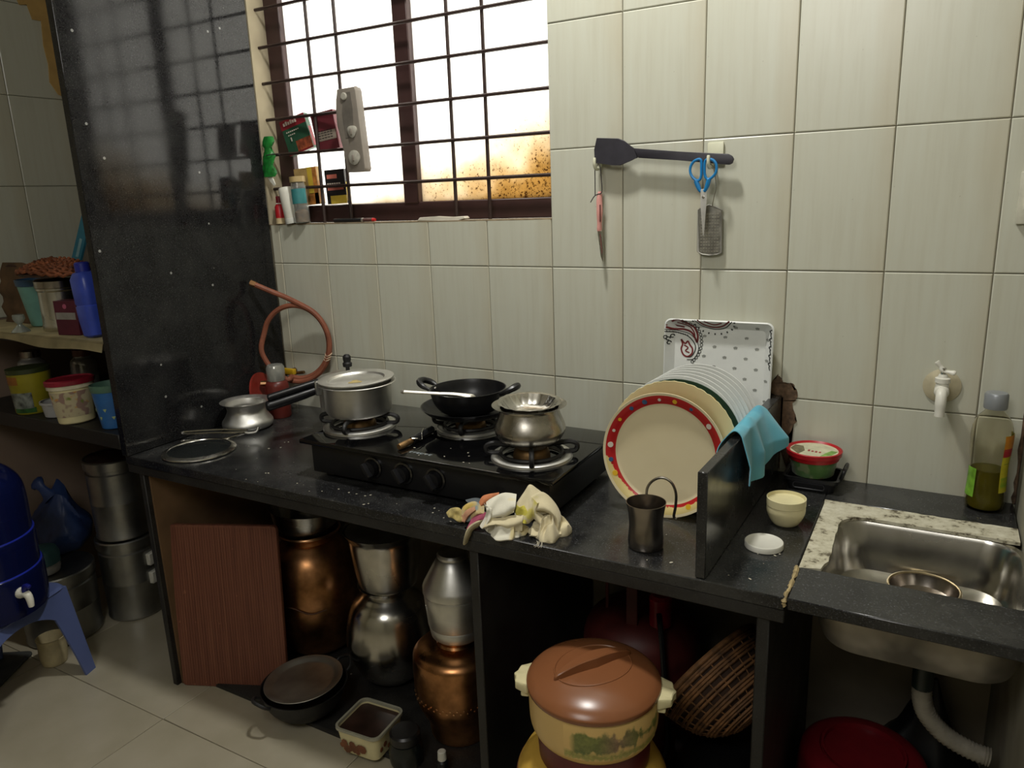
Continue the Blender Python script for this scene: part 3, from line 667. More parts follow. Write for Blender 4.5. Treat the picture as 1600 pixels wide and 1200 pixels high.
def sheet(anchor, e1, e2, bulge, d1=0, d2=0, res=(9, 26), wav=.35, seed=1):
    # one fold of cloth between two edges: points are (across, up), the middle bulges out towards the room
    bm = B(); ax, ay = anchor
    def w3(p, d):
        dx, dy = p[0]-ax, ay-p[1]
        q = RV*dx*KP+CV*(d*KP-dy*KP*.25); q.z = max(.0012, dy*KP*.92+.001); return q
    A = smooth_pts([(x, y, 0) for x, y in e1], 12); D = smooth_pts([(x, y, 0) for x, y in e2], 12); n, m = res; rows = []
    for i in range(n+1):
        u = i/n; row = []
        for k in range(m+1):
            t = k/m; a = A[min(len(A)-1, int(round(t*(len(A)-1))))]; b = D[min(len(D)-1, int(round(t*(len(D)-1))))]
            nz = noise.noise(Vector((t*3.0, u*1.6, seed*3.3)))
            d = d1+(d2-d1)*u+bulge*math.sin(PI*u)**.7*(1+wav*1.6*nz)+bulge*wav*math.sin(u*7+t*5+seed)
            p = a.lerp(b, u); row.append(bm.verts.new(w3((p.x, p.y), d)))
        rows.append(row)
    for r0, r1 in zip(rows, rows[1:]):
        for k in range(m): bm.faces.new((r0[k], r0[k+1], r1[k+1], r1[k]))
    back = [[bm.verts.new(v.co-CV*.0022) for v in r] for r in rows]
    for r0, r1 in zip(back, back[1:]):
        for k in range(m): bm.faces.new((r0[k], r1[k], r1[k+1], r0[k+1]))
    for k in range(m):
        bm.faces.new((rows[0][k], back[0][k], back[0][k+1], rows[0][k+1])); bm.faces.new((rows[-1][k], rows[-1][k+1], back[-1][k+1], back[-1][k]))
    for r, q in zip(zip(rows, rows[1:]), zip(back, back[1:])):
        for k in (0, m): bm.faces.new((r[0][k], r[1][k], q[1][k], q[0][k]))
    return bm
def fold(o, name, m_, lab, *a, **k):
    return part(name, sheet(*a, **k), m_, o, lab, 60)
rg = thing('kitchen_rag', 'crumpled cream and white cotton rag at the counter front edge before the stove', 'cloth', (-.150, -.566, ZC))
PR, PW = (520, 350), (518, 352)
part('heap', dropped(.040, .050, 2, 2.3, 1.0), M_rag, rg).location = (.008, .014, 0)
part('heap', dropped(.040, .040, 2, 5.1, 1.1), M_ragw, rg).location = (-.068, -.018, 0)
fold(rg, 'fold', M_rag, None, PR, [(402, 205), (440, 152), (466, 122), (500, 146), (528, 168)], [(420, 285), (452, 292), (482, 272), (520, 252), (548, 245)], 22, -26, 6, seed=1)
fold(rg, 'fold', M_rag, None, PR, [(470, 165), (522, 150), (572, 198), (603, 262), (600, 330)], [(486, 225), (528, 236), (562, 262), (562, 300), (548, 332)], 26, -4, 20, seed=2)
fold(rg, 'fold', M_rag, None, PR, [(474, 168), (462, 215), (474, 262), (515, 305), (545, 322)], [(506, 186), (500, 230), (528, 258), (556, 282), (566, 300)], 24, 10, 22, seed=3)
fold(rg, 'fold', M_rag, None, PR, [(468, 312), (512, 318), (556, 308), (600, 322)], [(455, 348), (500, 362), (560, 357), (597, 335)], 20, 16, 14, seed=4)
fold(rg, 'fold', mat('yellow_patch', S(204, 194, 84), .95, var=.15), 'yellow patch', PR, [(402, 205), (396, 236), (406, 268)], [(438, 205), (454, 242), (450, 288)], 14, 0, 14, seed=5)
fold(rg, 'fold', M_ragw, None, PW, [(262, 196), (300, 170), (345, 156), (402, 168)], [(272, 258), (310, 254), (352, 256), (388, 240)], 24, -20, 10, seed=6)
fold(rg, 'fold', M_ragw, None, PW, [(254, 195), (262, 232), (250, 272), (230, 304)], [(290, 212), (290, 246), (280, 278), (264, 304)], 18, -6, 12, seed=7)
fold(rg, 'fold', M_rag, None, PW, [(270, 252), (320, 262), (372, 256), (428, 248)], [(240, 306), (292, 290), (350, 322), (422, 322)], 18, 10, 14, seed=8)
fold(rg, 'fold', mat('orange_cotton', S(196, 124, 84), .95, var=.2), 'orange corner behind the white lump', PW, [(228, 202), (252, 172), (322, 158)], [(240, 218), (272, 204), (318, 182)], 8, -34, -24, seed=9)
bm = B()
for q in range(5): tube(bm, smooth_pts([(.004+q*.003, -.036, .004), (.010+q*.003, -.046-.004*(q % 3), .003), (.006+q*.004, -.054-.003*(q % 2), .0012)], 3), .0004, 4)
o = part('frayed_threads', bm, mat('thread', S(220, 212, 190), .9), rg); o['kind'] = 'stuff'
rm = thing('printed_rag', 'small multicoloured twisted rag hanging over the counter edge left of the cream one', 'cloth', (-.309, -.578, ZC))
PM = (190, 302)
part('heap', dropped(.024, .020, 2, 3.2, 1.3), mat('grey_cotton', S(116, 120, 120), .95, var=.2), rm).location = (.000, .016, 0)
fold(rm, 'fold', mat('mustard_cotton', S(190, 172, 110), .95, var=.25, scale=60), 'mustard curl', PM, [(58, 248), (82, 226), (118, 222), (136, 246)], [(88, 270), (108, 284), (124, 292), (140, 290)], 16, 0, 8, seed=11)
fold(rm, 'fold', M_ragm, 'pale printed fold', PM, [(122, 262), (142, 216), (190, 196), (240, 224)], [(150, 290), (176, 286), (206, 262), (240, 256)], 22, -4, 8, seed=12)
fold(rm, 'fold', mat('salmon_cotton', S(188, 140, 110), .95, var=.2), None, PM, [(128, 272), (154, 232), (196, 214)], [(146, 288), (168, 258), (204, 232)], 14, 14, 20, seed=13)
fold(rm, 'fold', mat('grey_blue_cotton', S(98, 104, 108), .95, var=.2), None, PM, [(150, 196), (200, 190), (256, 206)], [(180, 222), (222, 224), (256, 232)], 8, -26, -14, seed=14)
fold(rm, 'fold', mat('pink_cotton', S(158, 74, 98), .95, var=.2), 'pink fold', PM, [(178, 268), (214, 244), (252, 236)], [(146, 322), (190, 304), (236, 278)], 18, 30, 42, seed=15)
bm = tube(B(), smooth_pts([(.030, -.014, .014), (.024, -.026, .014), (.014, -.036, .006), (.008, -.0410, -.010), (.002, -.042, -.028)], 5), [.008, .010, .012, .013, .014, .015, .015, .015, .015, .015, .0145, .014, .014, .014, .0135, .013, .012, .011, .010, .009, .006], 12, flat=.36)
part('hanging_corner', bm, mat('faded_cream_cotton', S(186, 176, 142), .95, var=.2, scale=50), rm, 'cream corner hanging over the edge')
# blue cloth over the divider: a sheet that runs up one side, over the top edge and down the other
bm = B(); NU, NV = 30, 46; grid = []
zt = -.2875
for i in range(NU+1):
    u = i/NU; y = -.395+.215*u; row = []
    xc = .183+.009*(y+.606)/.6; left = .040+.012*math.sin(PI*u); right = .135+.075*math.sin(PI*(u*.85+.12))-.05*max(0, .25-u)*4*0
    right = .092+.022*math.sin(min(1, u*2.2)*PI*.5)-.042*max(0, u-.45)/.55
    for j in range(NV+1):
        s = -left+(left+right+.030)*j/NV      # path length from the top edge, left side negative
        wv = math.sin(u*15+.8)*.5+math.sin(u*27+2)*.25
        if s < 0: p = (xc-.0145-.010*math.sin(min(1, -s/.03)*1.57)-.012*(-s/left)*.5, y-.02*(-s/.04), zt+.006+s*.85)
        elif s < .030: k = s/.030; p = (xc-.0145+.029*k, y+.004*wv*k, zt+.006+.008*math.sin(PI*k)*(1+.6*wv))
        else:
            d = s-.030; k = min(1, d/.06); p = (xc+.0145+.004*k+.013*k*(wv+.75)+.06*k*max(0, u-.5), y+.55*d*(u-.42)+.006*wv*k, zt+.006-d)
        row.append(bm.verts.new(p))
    grid.append(row)
for a, b in zip(grid, grid[1:]):
    for j in range(NV): bm.faces.new((a[j], a[j+1], b[j+1], b[j]))
bmesh.ops.recalc_face_normals(bm, faces=bm.faces[:]); bmesh.ops.solidify(bm, geom=bm.faces[:], thickness=.0014)
single('dish_cloth', bm, cloth_mat('sky_blue_cloth', S(96, 178, 200), [(S(84, 160, 184), .6)], 10), 'sky-blue wiping cloth draped over the low granite divider', 'cloth', (0, 0, 0))

# ------------------------------------------------------------------ tumbler, jar, tub, bottle
tb = thing('steel_tumbler', 'dark waisted steel tumbler standing in front of the plates', 'tumbler', (.053, -.524, ZC))
part('cup', lathe(B(), shell(spline_prof([(.031, .0), (.034, .004), (.0345, .018), (.0325, .045), (.034, .068), (.0385, .093)], 5), .0013), 52), M_dark_steel, tb)
part('wire_handle', tube(B(), smooth_pts([(-.012, .037, .070), (-.014, .043, .100), (-.004, .048, .118), (.014, .052, .126), (.032, .054, .118), (.042, .052, .098), (.043, .048, .072), (.041, .045, .052), (.046, .046, .047)], 5), .0028, 8), M_steel, tb, 'arched wire handle behind the cup')
cj = thing('cream_jar', 'open cream-coloured cosmetic jar beside the divider', 'jar', (.274, -.306, ZC))
part('body', lathe(B(), spline_prof([(0, .0), (.020, .0), (.030, .010), (.0375, .028), (.0375, .042)], 5)+[(.0385, .043), (.0385, .058), (.0365, .0585), (.0355, .052), (.030, .050), (0, .050)], 44), M_cream, cj)
single('jar_cap', lathe(B(), [(0, .0), (.034, .0), (.036, .0015), (.036, .0105), (.035, .012), (.0335, .0123), (.032, .0112), (0, .0112)], 44), M_white, 'flat white screw cap lying on the counter before the cream jar', 'lid', (.257, -.430, ZC))
bk = thing('black_basket', 'low black plastic basket in the corner beyond the divider', 'basket', (.292, -.068, ZC))
def ring4(x, y, z, r): return [(a, b, z) for a, b in rrect(-x, x, -y, y, r)]
part('base', loft(B(), [ring4(.048, .038, .001, .010), ring4(.055, .045, .028, .012), ring4(.052, .042, .028, .012), ring4(.046, .036, .004, .010)], True, True), M_blackpl, bk)
part('rim', loft(B(), [ring4(.0585, .0485, .024, .013), ring4(.060, .050, .033, .013), ring4(.054, .044, .033, .011)], False, False), M_blackpl, bk)
part('carry_handle', tube(B(), smooth_pts([(.060, -.020, .030), (.066, -.020, .048), (.068, .0, .052), (.068, .022, .052), (.066, .038, .048), (.060, .040, .030)], 4), .0042, 8), M_blackpl, bk)
part('moulding', tube(B(), [(a, -.0455, b) for a, b in rrect(-.036, .030, .008, .021, .005, 3)], .0012, 6, True), mat('worn_black_plastic', S(52, 52, 56), .5), bk)
tu = thing('food_tub', 'round green food tub with red rim and printed lid on the black basket', 'tub', (.291, -.072, ZC+.0335))
M_tub = cloth_mat('printed_tub', S(74, 116, 52), [(S(120, 134, 92), .56), (S(98, 50, 36), .62)], 34); M_tub.node_tree.nodes['Principled BSDF'].inputs['Roughness'].default_value = .35
part('body', lathe(B(), [(0, .0), (.043, .0), (.045, .002), (.0515, .042), (0, .042)], 44), M_tub, tu)
part('rim', lathe(B(), [(.050, .036), (.054, .037), (.0565, .046), (.059, .047), (.060, .057), (.057, .0585), (.053, .054), (.0, .054)], 44), M_red, tu, 'red rim of the lid')
lb = part('lid_label', lathe(B(), [(0, .0546), (.051, .0546), (.052, .0535)], 40), mat('label_cream', S(206, 204, 172), .4, var=.1, scale=50), tu, 'cream paper label in the lid')
part('printed_patch', prism(B(), [(-.050, -.006), (-.028, -.040), (-.018, -.012), (-.026, .020), (-.044, .022)], .0545, .0550, 'z'), mat('label_brown', S(120, 112, 80), .4, var=.2, scale=80), lb)
part('printed_patch', prism(B(), [(.018, -.042), (.040, -.026), (.050, .004), (.036, .006), (.026, -.016)], .0545, .0550, 'z'), mat('label_green', S(130, 176, 80), .4, var=.2, scale=80), lb)
bm = B()
for k, (x, y) in enumerate(((-.012, -.008), (-.004, -.010), (.004, -.012), (.012, -.012))): ribbonless = box(bm, x, x+.0045, y-.006, y+.004-.002*(k % 2), .0546, .0552)
o = part('printed_marks', bm, mat('label_red', S(170, 50, 56), .4), lb); o['kind'] = 'stuff'

bo = thing('soap_bottle', 'tall clear bottle of green liquid with grey cap in the right corner', 'bottle', (.628, -.050, ZC))
bp_ = spline_prof([(.030, .0), (.036, .004), (.037, .02), (.035, .06), (.0345, .10), (.0375, .14), (.0375, .170), (.031, .194), (.019, .210), (.0145, .217), (.0145, .224)], 4)
part('bottle_wall', lathe(B(), shell(bp_, .0012), 40), mat('bottle_plastic', (.90, .88, .80, 1), .06, var=.02, trans=1, ior=1.06), bo)
part('liquid', lathe(B(), [(0, .003)]+[(r-.003, z+.003) for r, z in bp_ if z < .085]+[(.0310, .088), (0, .088)], 36), mat('olive_soap', S(104, 98, 24), .1, var=.08, trans=.25), bo, 'olive green liquid')
part('cap', lathe(B(), [(.0155, .216), (.0205, .217), (.0215, .220), (.0215, .246), (.019, .250), (0, .251)], 32), mat('silver_cap', S(150, 154, 158), .35, .3, var=.04), bo)
def wrap(z0, z1, a0, a1, m, nm, lab=None, r0=.0432, par=None):
    import bisect
    def rz(z):
        for (ra, za), (rb, zb) in zip(bp_, bp_[1:]):
            if za <= z <= zb: return ra+(rb-ra)*(z-za)/max(1e-6, zb-za)
        return .02
    n = 8; pr_ = [(rz(z0+(z1-z0)*i/n)+.0007, z0+(z1-z0)*i/n) for i in range(n+1)]
    bm = lathe(B(), pr_, 16, None, None, rd(a0), rd(a1)); return part(nm, bm, m, par or bo, lab)
lab = wrap(.045, .168, -55, 25, mat('label_yellow', S(196, 186, 40), .4, var=.1, scale=30), 'label', 'yellow label with orange, red and green print')
wrap(.140, .1675, -54.5, 24, mat('label_orange', S(206, 130, 28), .4), 'label_band', None, par=lab); wrap(.122, .140, -54.5, 24, mat('label_redband', S(170, 24, 40), .4), 'label_band', None, par=lab)
wrap(.098, .116, -44, 10, mat('label_leaf', S(42, 92, 40), .4, var=.3, scale=60), 'label_leaf', None, par=lab); wrap(.050, .080, -50, 0, mat('label_lime', S(128, 176, 40), .4, var=.2, scale=40), 'label_band', None, par=lab)
wrap(.030, .092, -172, -128, mat('label_green_strip', S(118, 170, 50), .4, var=.2, scale=60), 'label', 'narrow green back label')

# ------------------------------------------------------------------ sink and drain
sk = thing('kitchen_sink', 'rectangular steel sink set into the counter at the right wall', 'sink', (0, 0, 0))
sx0, sx1, sy0, sy1 = .364, .682, -.566, -.208
def sl(d, z, r): return [(a, b, z) for a, b in rrect(sx0+d, sx1-d, sy0+d, sy1-d, r, 8)]
part('bowl', loft(B(), [sl(-.010, ZC-.0095, .06), sl(-.010, ZC-.0080, .06), sl(.0, ZC-.0080, .055), sl(.004, ZC-.015, .055), sl(.010, -.565, .06), sl(.018, -.590, .06), sl(.040, -.604, .05), sl(.10, -.608, .03)], False, True), M_steel, sk)
part('bowl_underside', loft(B(), [sl(-.002, ZC-.0105, .056), sl(.006, -.566, .062), sl(.015, -.593, .062), sl(.039, -.607, .052), sl(.10, -.611, .03)], False, True), mat('dusty_steel', (.34, .31, .26, 1), .5, .8, var=.3, scale=9, rvar=.1), sk, 'stained dull underside')
outer = [(.329, -.487), (.330, -.141), (.684, -.141), (.684, -.209)]
arc = [(.425+.054*math.cos(rd(a))-.0, -.262+.055*math.sin(rd(a))) for a in range(90, 181, 10)]
bm = B(); R_ = random.Random(12)
def jit(p, k): return [(x+R_.uniform(-k, k), y+R_.uniform(-k, k)) for x, y in p]
def dens(a, b, n): return [(a[0]+(b[0]-a[0])*i/n, a[1]+(b[1]-a[1])*i/n) for i in range(n)]
inn = jit(dens((.684, -.209), (.425, -.207), 16), .0016)+arc+jit(dens((.371, -.262), (.374, -.440), 10), .0016)+jit(dens((.374, -.44), (.362, -.487), 4), .002)
out = dens((.330, -.487), (.330, -.141), 16)+jit(dens((.330, -.141), (.684, -.141), 24), .0018)+[(.684, -.141)]
prism(bm, out+inn, ZC-.007, ZC-.0005, 'z'); bmesh.ops.triangulate(bm, faces=bm.faces[:])
t = NT('white_cement'); v = t.coord('Object'); f = t.noise(v, 38, 5, .7)
t.l(t.ramp(f, [(.36, S(92, 84, 66)), (.45, S(186, 180, 156)), (.7, S(214, 210, 190))]), t.b.inputs['Base Color']); t.b.inputs['Roughness'].default_value = .9; t.bump(f, .6, .004)
part('cement_surround', bm, t.m, sk, 'rough white cement around the bowl')
sb = thing('sink_bowl', 'brass-rimmed steel bowl lying in the sink', 'bowl', (.532, -.292, -.607))
part('bowl', lathe(B(), shell([(.035, .002), (.052, .010), (.060, .026), (.0615, .032)], .0015), 48), M_dark_steel, sb)
part('rim', tube(B(), [(.062*math.cos(a), .062*math.sin(a), .032) for a in [2*PI*i/48 for i in range(48)]], .0028, 8, True), mat('dull_brass', (.42, .34, .20, 1), .35, 1, var=.1), sb, 'brassy rolled rim')
dp = thing('drain_pipe', 'ribbed grey drain hose with dark collar hanging below the sink', 'pipe', (.545, -.375, -.611))
part('collar', lathe(B(), [(.0, .0), (.020, .0), (.021, -.02), (.019, -.06), (.018, -.125), (.0, -.125)], 26), mat('dark_green_pvc', S(22, 36, 32), .4), dp)
P = smooth_pts([(0, 0, -.118), (.002, 0, -.150), (.014, .004, -.185), (.045, .010, -.220), (.085, .014, -.240), (.120, .015, -.246)], 11)
part('ribbed_hose', tube(B(), P, [.0155+.0026*(i % 2) for i in range(len(P))], 14), mat('grey_hose', S(148, 142, 128), .55, var=.1, scale=40), dp, None, 80)
tp = thing('water_tap', 'white plastic water tap on a round flange on the right tiles', 'tap', (.530, -.001, -.241))
part('flange', lathe(B(), [(0, 0), (.036, 0), (.0365, .003), (.030, .006), (.014, .010), (0, .010)], 40, RX), mat('stained_flange', S(196, 186, 156), .5, var=.12, scale=30), tp, 'stained cream flange')
part('body', tube(B(), [(0, -.008, 0), (0, -.030, .001), (0, -.060, 0), (0, -.068, 0)], [.012, .0135, .0145, .012], 18), M_white, tp)
part('neck', lathe(B(), [(.0125, .002), (.0125, .018), (.0145, .019), (.0145, .028), (.010, .030), (.008, .036), (0, .036)], 22, Matrix.Translation((0, -.050, 0))), M_white, tp)
part('spout', tube(B(), smooth_pts([(0, -.058, .002), (0, -.074, -.002), (0, -.082, -.018), (0, -.084, -.046)], 5), [.011]*4+[.0105]*8+[.0095]*4, 16), M_white, tp)
part('lever', tube(B(), smooth_pts([(-.014, -.050, .062), (-.006, -.050, .052), (.0, -.051, .044), (.014, -.054, .042), (.022, -.056, .041)], 4), [.0055, .006, .0055, .005, .0045, .0055, .006, .006, .0055, .0045, .004, .0042, .005, .0058, .006, .0055, .004], 10, flat=.7), M_white, tp)
part('spindle', lathe(B(), [(.0055, .034), (.005, .05), (0, .05)], 12, Matrix.Translation((0, -.050, 0))), mat('chrome', (.75, .74, .72, 1), .15, 1), tp)
sp = thing('switch_plate', 'pale switch plate at the far right edge of the tiled wall', 'switch', (.648, -.001, .148))
part('plate', rbox(-.022, .022, -.010, 0, -.050, .050, .003), mat('dusty_plate', S(206, 204, 186), .5, var=.1), sp)
part('rocker', rbox(-.012, .012, -.015, -.009, -.022, .022, .002), M_white, sp)

# ------------------------------------------------------------------ things on the tiled wall
def adhesive_hook(x, z, lab):
    h = thing('wall_hook', lab, 'hook', (x, -.001, z), group='adhesive hooks on the tiles')
    part('plate', rbox(-.019, .019, -.007, 0, -.022, .022, .004), M_hook, h)
    part('prong', tube(B(), smooth_pts([(-.004, -.005, -.014), (-.005, -.016, -.030), (-.005, -.036, -.034), (-.005, -.045, -.024), (-.005, -.045, -.008)], 4), [.0045]*9+[.0042]*4+[.004]*3+[.003], 10), M_hook, h)
adhesive_hook(.030, .270, 'ivory adhesive hook on the tiles holding the blue scissors')
adhesive_hook(-.250, .280, 'ivory adhesive hook on the tiles behind the blade of the spatula')
spo = [(-.256,.319),(-.199,.314),(-.185,.308),(-.171,.297),(-.158,.288),(-.043,.274),(.065,.263),(.074,.258),(.078,.251),(.075,.242),(.068,.239),(.060,.240),(-.049,.255),(-.148,.266),(-.165,.263),(-.175,.258),(-.195,.251),(-.213,.252),(-.241,.257),(-.262,.262),(-.263,.292)]
so = thing('spatula', 'charcoal nylon spatula hanging sideways on two wall hooks', 'spatula', (-.10, -.028, .275))
blade = [p for p in spo if p[0] <= -.157]; hnd = [p for p in spo if p[0] >= -.159]
lx = lambda ps: [(a+.10, b-.275) for a, b in ps]
bl = blade[:5]+[p for p in blade[5:]]
part('blade', bev(prism(B(), lx([(-.256,.319),(-.199,.314),(-.185,.308),(-.171,.297),(-.158,.288),(-.150,.2665),(-.165,.263),(-.175,.258),(-.195,.251),(-.213,.252),(-.241,.257),(-.262,.262),(-.263,.292)]), -.0025, .0025), .0012, 1), M_spat, so)
part('handle', bev(prism(B(), lx([(-.160,.289),(-.043,.274),(.065,.263),(.074,.258),(.078,.251),(.075,.242),(.068,.239),(.060,.240),(-.049,.255),(-.148,.266)]), -.004, .005), .002, 2), M_spat, so)
sc = thing('scissors', 'scissors with sky-blue handles hanging from the right wall hook', 'scissors', (.015, -.041, .20))
q_ = lambda ps, y: [(a-.015, y, b-.20) for a, b in ps]
for nm_, loop, y, sh_ in (('L', [(.006,.253),(-.007,.252),(-.016,.242),(-.018,.228),(-.012,.215),(-.001,.207),(.007,.213),(.008,.234)], .0, [(-.004, .207), (.003, .190), (.008, .182)]), ('R', [(.018,.251),(.032,.252),(.042,.242),(.043,.226),(.036,.215),(.025,.209),(.018,.216),(.016,.233)], -.003, [(.027, .209), (.022, .192), (.017, .182)])):
    bm = tube(B(), smooth_pts(q_(loop, y), 4, True), .0032, 8, True)
    tube(bm, smooth_pts(q_(sh_, y), 3), [.0055, .0055, .0055, .005, .0045, .004, .0035], 8)
    o = part('handle', bm, M_blue, sc)
part('blade', bev(prism(B(), [(a-.015, b-.20) for a, b in [(.008,.187),(.022,.189),(.023,.168),(.0185,.081),(.0165,.083),(.011,.160)]], -.0035, -.0020), .0004, 1), M_alu, sc)
part('blade', bev(prism(B(), [(a-.015, b-.20) for a, b in [(.007,.188),(.020,.187),(.019,.160),(.0165,.082),(.0145,.085),(.008,.150)]], -.0005, .0010), .0004, 1), M_alu, sc)
part('rivet', lathe(B(), [(.003, 0), (.003, .0015), (0, .002)], 12, Matrix.Translation((.0, -.0035, -.030)) @ RX), M_steel, sc)
gt = thing('grater', 'small flat steel grater hanging behind the blue scissors', 'grater', (.023, -.012, .093))
g2 = lambda ps: [(a-.023, b-.093) for a, b in ps]
gout = g2([(-.005,.141),(.006,.147),(.020,.151),(.036,.146),(.050,.139),(.052,.041),(.042,.037),(.023,.035),(.007,.037),(-.004,.043)])
part('plate', prism(B(), gout, -.001, .001), mat('grater_steel', (.40, .39, .35, 1), .4, 1, var=.2, scale=60), gt)
part('wire_frame', tube(B(), [(a, 0, b) for a, b in gout], .0022, 8, True), M_dull, gt)
part('hanging_wire', tube(B(), smooth_pts([(.005, -.002, .056), (.010, -.004, .080), (.014, -.006, .098), (.010, -.012, .136), (.0, -.016, .152)], 4), .0012, 6), M_steel, gt)
bm = B()
for i in range(13):
    for j in range(7):
        box(bm, -.021+j*.0064, -.0170+j*.0064, -.0026, -.0009, -.050+i*.0072, -.0478+i*.0072)
o = part('teeth', bm, mat('grater_teeth', (.62, .60, .54, 1), .35, 1, var=.1), gt); o['kind'] = 'stuff'
pe = thing('peeler', 'pink-handled peeler knife hanging by a dark string from the left wall hook', 'knife', (-.250, -.026, .13))
part('handle', tube(B(), smooth_pts([(0.0, 0, .062), (-.001, -.001, .04), (0, -.002, .015), (-.001, -.001, -.01), (-.002, 0, -.035)], 4), [.004, .0055, .007, .0075, .008, .008, .008, .0082, .0085, .0083, .008, .0075, .0068, .0062, .0068, .007, .006], 10, flat=.6), mat('pink_plastic', S(226, 160, 152), .45, var=.06), pe)
part('slot', bev(box(B(), .0012, .0042, -.0078, -.004, -.012, .030), .0008, 1), mat('dark_slot', S(120, 64, 60), .6), pe, 'dark slot in the handle')
part('blade', bev(prism(B(), [(-.007, -.035), (.004, -.034), (.009, -.085), (.007, -.113), (.001, -.098)], -.0008, .0008), .0003, 1), M_steel, pe)
part('blade_slot', prism(B(), [(-.001, -.042), (.0015, -.042), (.006, -.088), (.0045, -.094)], -.0011, .0011), mat('dark_slot', S(120, 64, 60), .6), pe, 'dark slit in the blade')
part('string', tube(B(), smooth_pts([(-.011, -.004, .052), (-.0105, -.005, .09), (-.009, -.008, .122), (-.004, -.010, .130), (.004, -.008, .122), (.006, -.004, .09), (.006, -.002, .060), (-.004, -.006, .055), (-.012, -.008, .050), (-.022, -.008, .036)], 4), .0013, 6), mat('dark_string', S(52, 46, 48), .8), pe)

# ------------------------------------------------------------------ things in the window
def carton(name, lab, loc, w_, h, d, rot, cols, prints, group=None):
    c = thing(name, lab, 'box', loc, rot, 'spice cartons in the window')
    part('carton', rbox(-w_/2, w_/2, -d/2, d/2, 0, h, .0012, 1), cols, c)
    for i, (x0, x1, z0, z1, m_, nm) in enumerate(prints):
        part(nm, box(B(), w_*(x0-.5), w_*(x1-.5), -d/2-.0006, -d/2+.0004, h*z0, h*z1), m_, c)
    part('side_print', box(B(), w_/2-.0004, w_/2+.0005, -d/2+.004, d/2-.003, h*.06, h*.62), prints[-1][4], c)
    return c
M_pr_red = mat('print_red', S(132, 30, 40), .45, var=.08); M_pr_green = mat('print_green', S(36, 76, 54), .45, var=.1); M_pr_food = mat('print_food', S(150, 74, 44), .5, var=.35, scale=70)
M_pr_white = mat('print_white', S(198, 186, 172), .5, var=.04); M_pr_maroon = mat('print_maroon', S(96, 34, 42), .45, var=.08); M_pr_black = mat('print_black', S(34, 30, 30), .4, var=.08)
M_pr_pink = mat('print_pink', S(214, 120, 104), .5); M_pr_grey = mat('print_grey', S(150, 138, 124), .5, var=.1); M_pr_yel = mat('print_yellow', S(206, 176, 60), .5, var=.1); M_pr_kraft = mat('print_kraft', S(176, 146, 92), .6, var=.12); M_pr_orange = mat('print_orange', S(196, 128, 60), .5, var=.25, scale=60)
bx = carton('spice_box', 'red and green spice carton tilted behind the grille, upper left of the boxes', (-1.318, .064, .352), .098, .110, .022, (0, rd(-15), rd(9)), M_pr_green,
   [(0, 1, .74, 1, M_pr_red, 'printed_header'), (.40, 1, .02, .34, M_pr_food, 'food_picture'), (0, 1, 0, .05, M_pr_red, 'printed_band')])
bm = B()
for k in range(6): box(bm, -.034+.009*k, -.028+.009*k, -.0164, -.0152, .091, .100+.003*(k % 2))
for k in range(7): box(bm, -.032+.0075*k, -.0275+.0075*k, -.0160, -.0152, .068, .0715)
for k in range(4): box(bm, -.028+.0075*k, -.0235+.0075*k, -.0160, -.0152, .058, .061)
box(bm, -.022, -.018, -.0160, -.0152, .040, .052)
o = part('lettering', bm, M_pr_white, bx, 'small pale lettering'); o['kind'] = 'stuff'
bx = carton('spice_box', 'maroon spice carton with grey text panel behind the grille, beside the grey plug case', (-1.203, .064, .350), .084, .116, .022, (0, rd(-8), rd(9)), M_pr_maroon,
   [(.10, .96, .26, .50, M_pr_grey, 'text_panel'), (.0, 1, .02, .12, M_pr_pink if False else M_pr_maroon, 'printed_band'), (0, 1, .9, 1, M_pr_maroon, 'printed_header')])
bm = B()
for z in (.036, .044, .052, .058): 
    for k in range(6): box(bm, -.034+.011*k, -.027+.011*k, -.0162, -.0152, z, z+.0022)
o = part('lettering', bm, M_pr_black, bx, 'tiny dark lines of text'); o['kind'] = 'stuff'
bx = carton('spice_box', 'black and pink spice carton standing on the sill rail under the maroon one', (-1.186, .064, .186), .074, .105, .024, (0, rd(-2), rd(8)), M_pr_black,
   [(.12, .62, .74, .86, M_pr_pink, 'printed_header'), (.10, .9, .40, .52, M_pr_pink, 'printed_band'), (.2, 1, 0, .24, M_pr_yel, 'printed_corner')])
bm = B()
for k in range(6): box(bm, -.026+.0085*k, -.020+.0085*k, -.0182, -.0172, .060, .064)
o = part('lettering', bm, M_pr_white, bx, 'small pale lettering'); o['kind'] = 'stuff'
carton('spice_box', 'kraft and yellow carton standing on the sill rail behind the teal-labelled jar', (-1.305, .064, .186), .098, .116, .026, (0, rd(-3), 0), M_pr_kraft,
   [(.60, .80, .28, 1, M_pr_yel, 'printed_band'), (.82, 1, .0, .98, M_pr_orange, 'printed_band'), (.55, .98, .0, .30, M_pr_orange, 'food_picture')])
gp = thing('plug_case', 'grey plastic case with two round dials hanging on the window grille', 'case', (-1.040, -.006, .392))
bm = bev(prism(B(), [(-.040, .118), (.026, .120), (.030, .110), (.044, -.108), (.040, -.117), (-.026, -.117), (-.031, -.06), (-.050, .02), (-.050, .06), (-.042, .09)], -.018, .012), .003, 2)
part('case', bm, mat('grey_abs', S(134, 126, 116), .5, var=.05), gp)
part('groove', bev(prism(B(), [(-.018, .106), (.012, .108), (.016, .06), (.012, -.02), (-.020, -.02), (-.026, .05)], -.0192, -.017), .001, 1), mat('grey_abs_dark', S(112, 106, 98), .5), gp)
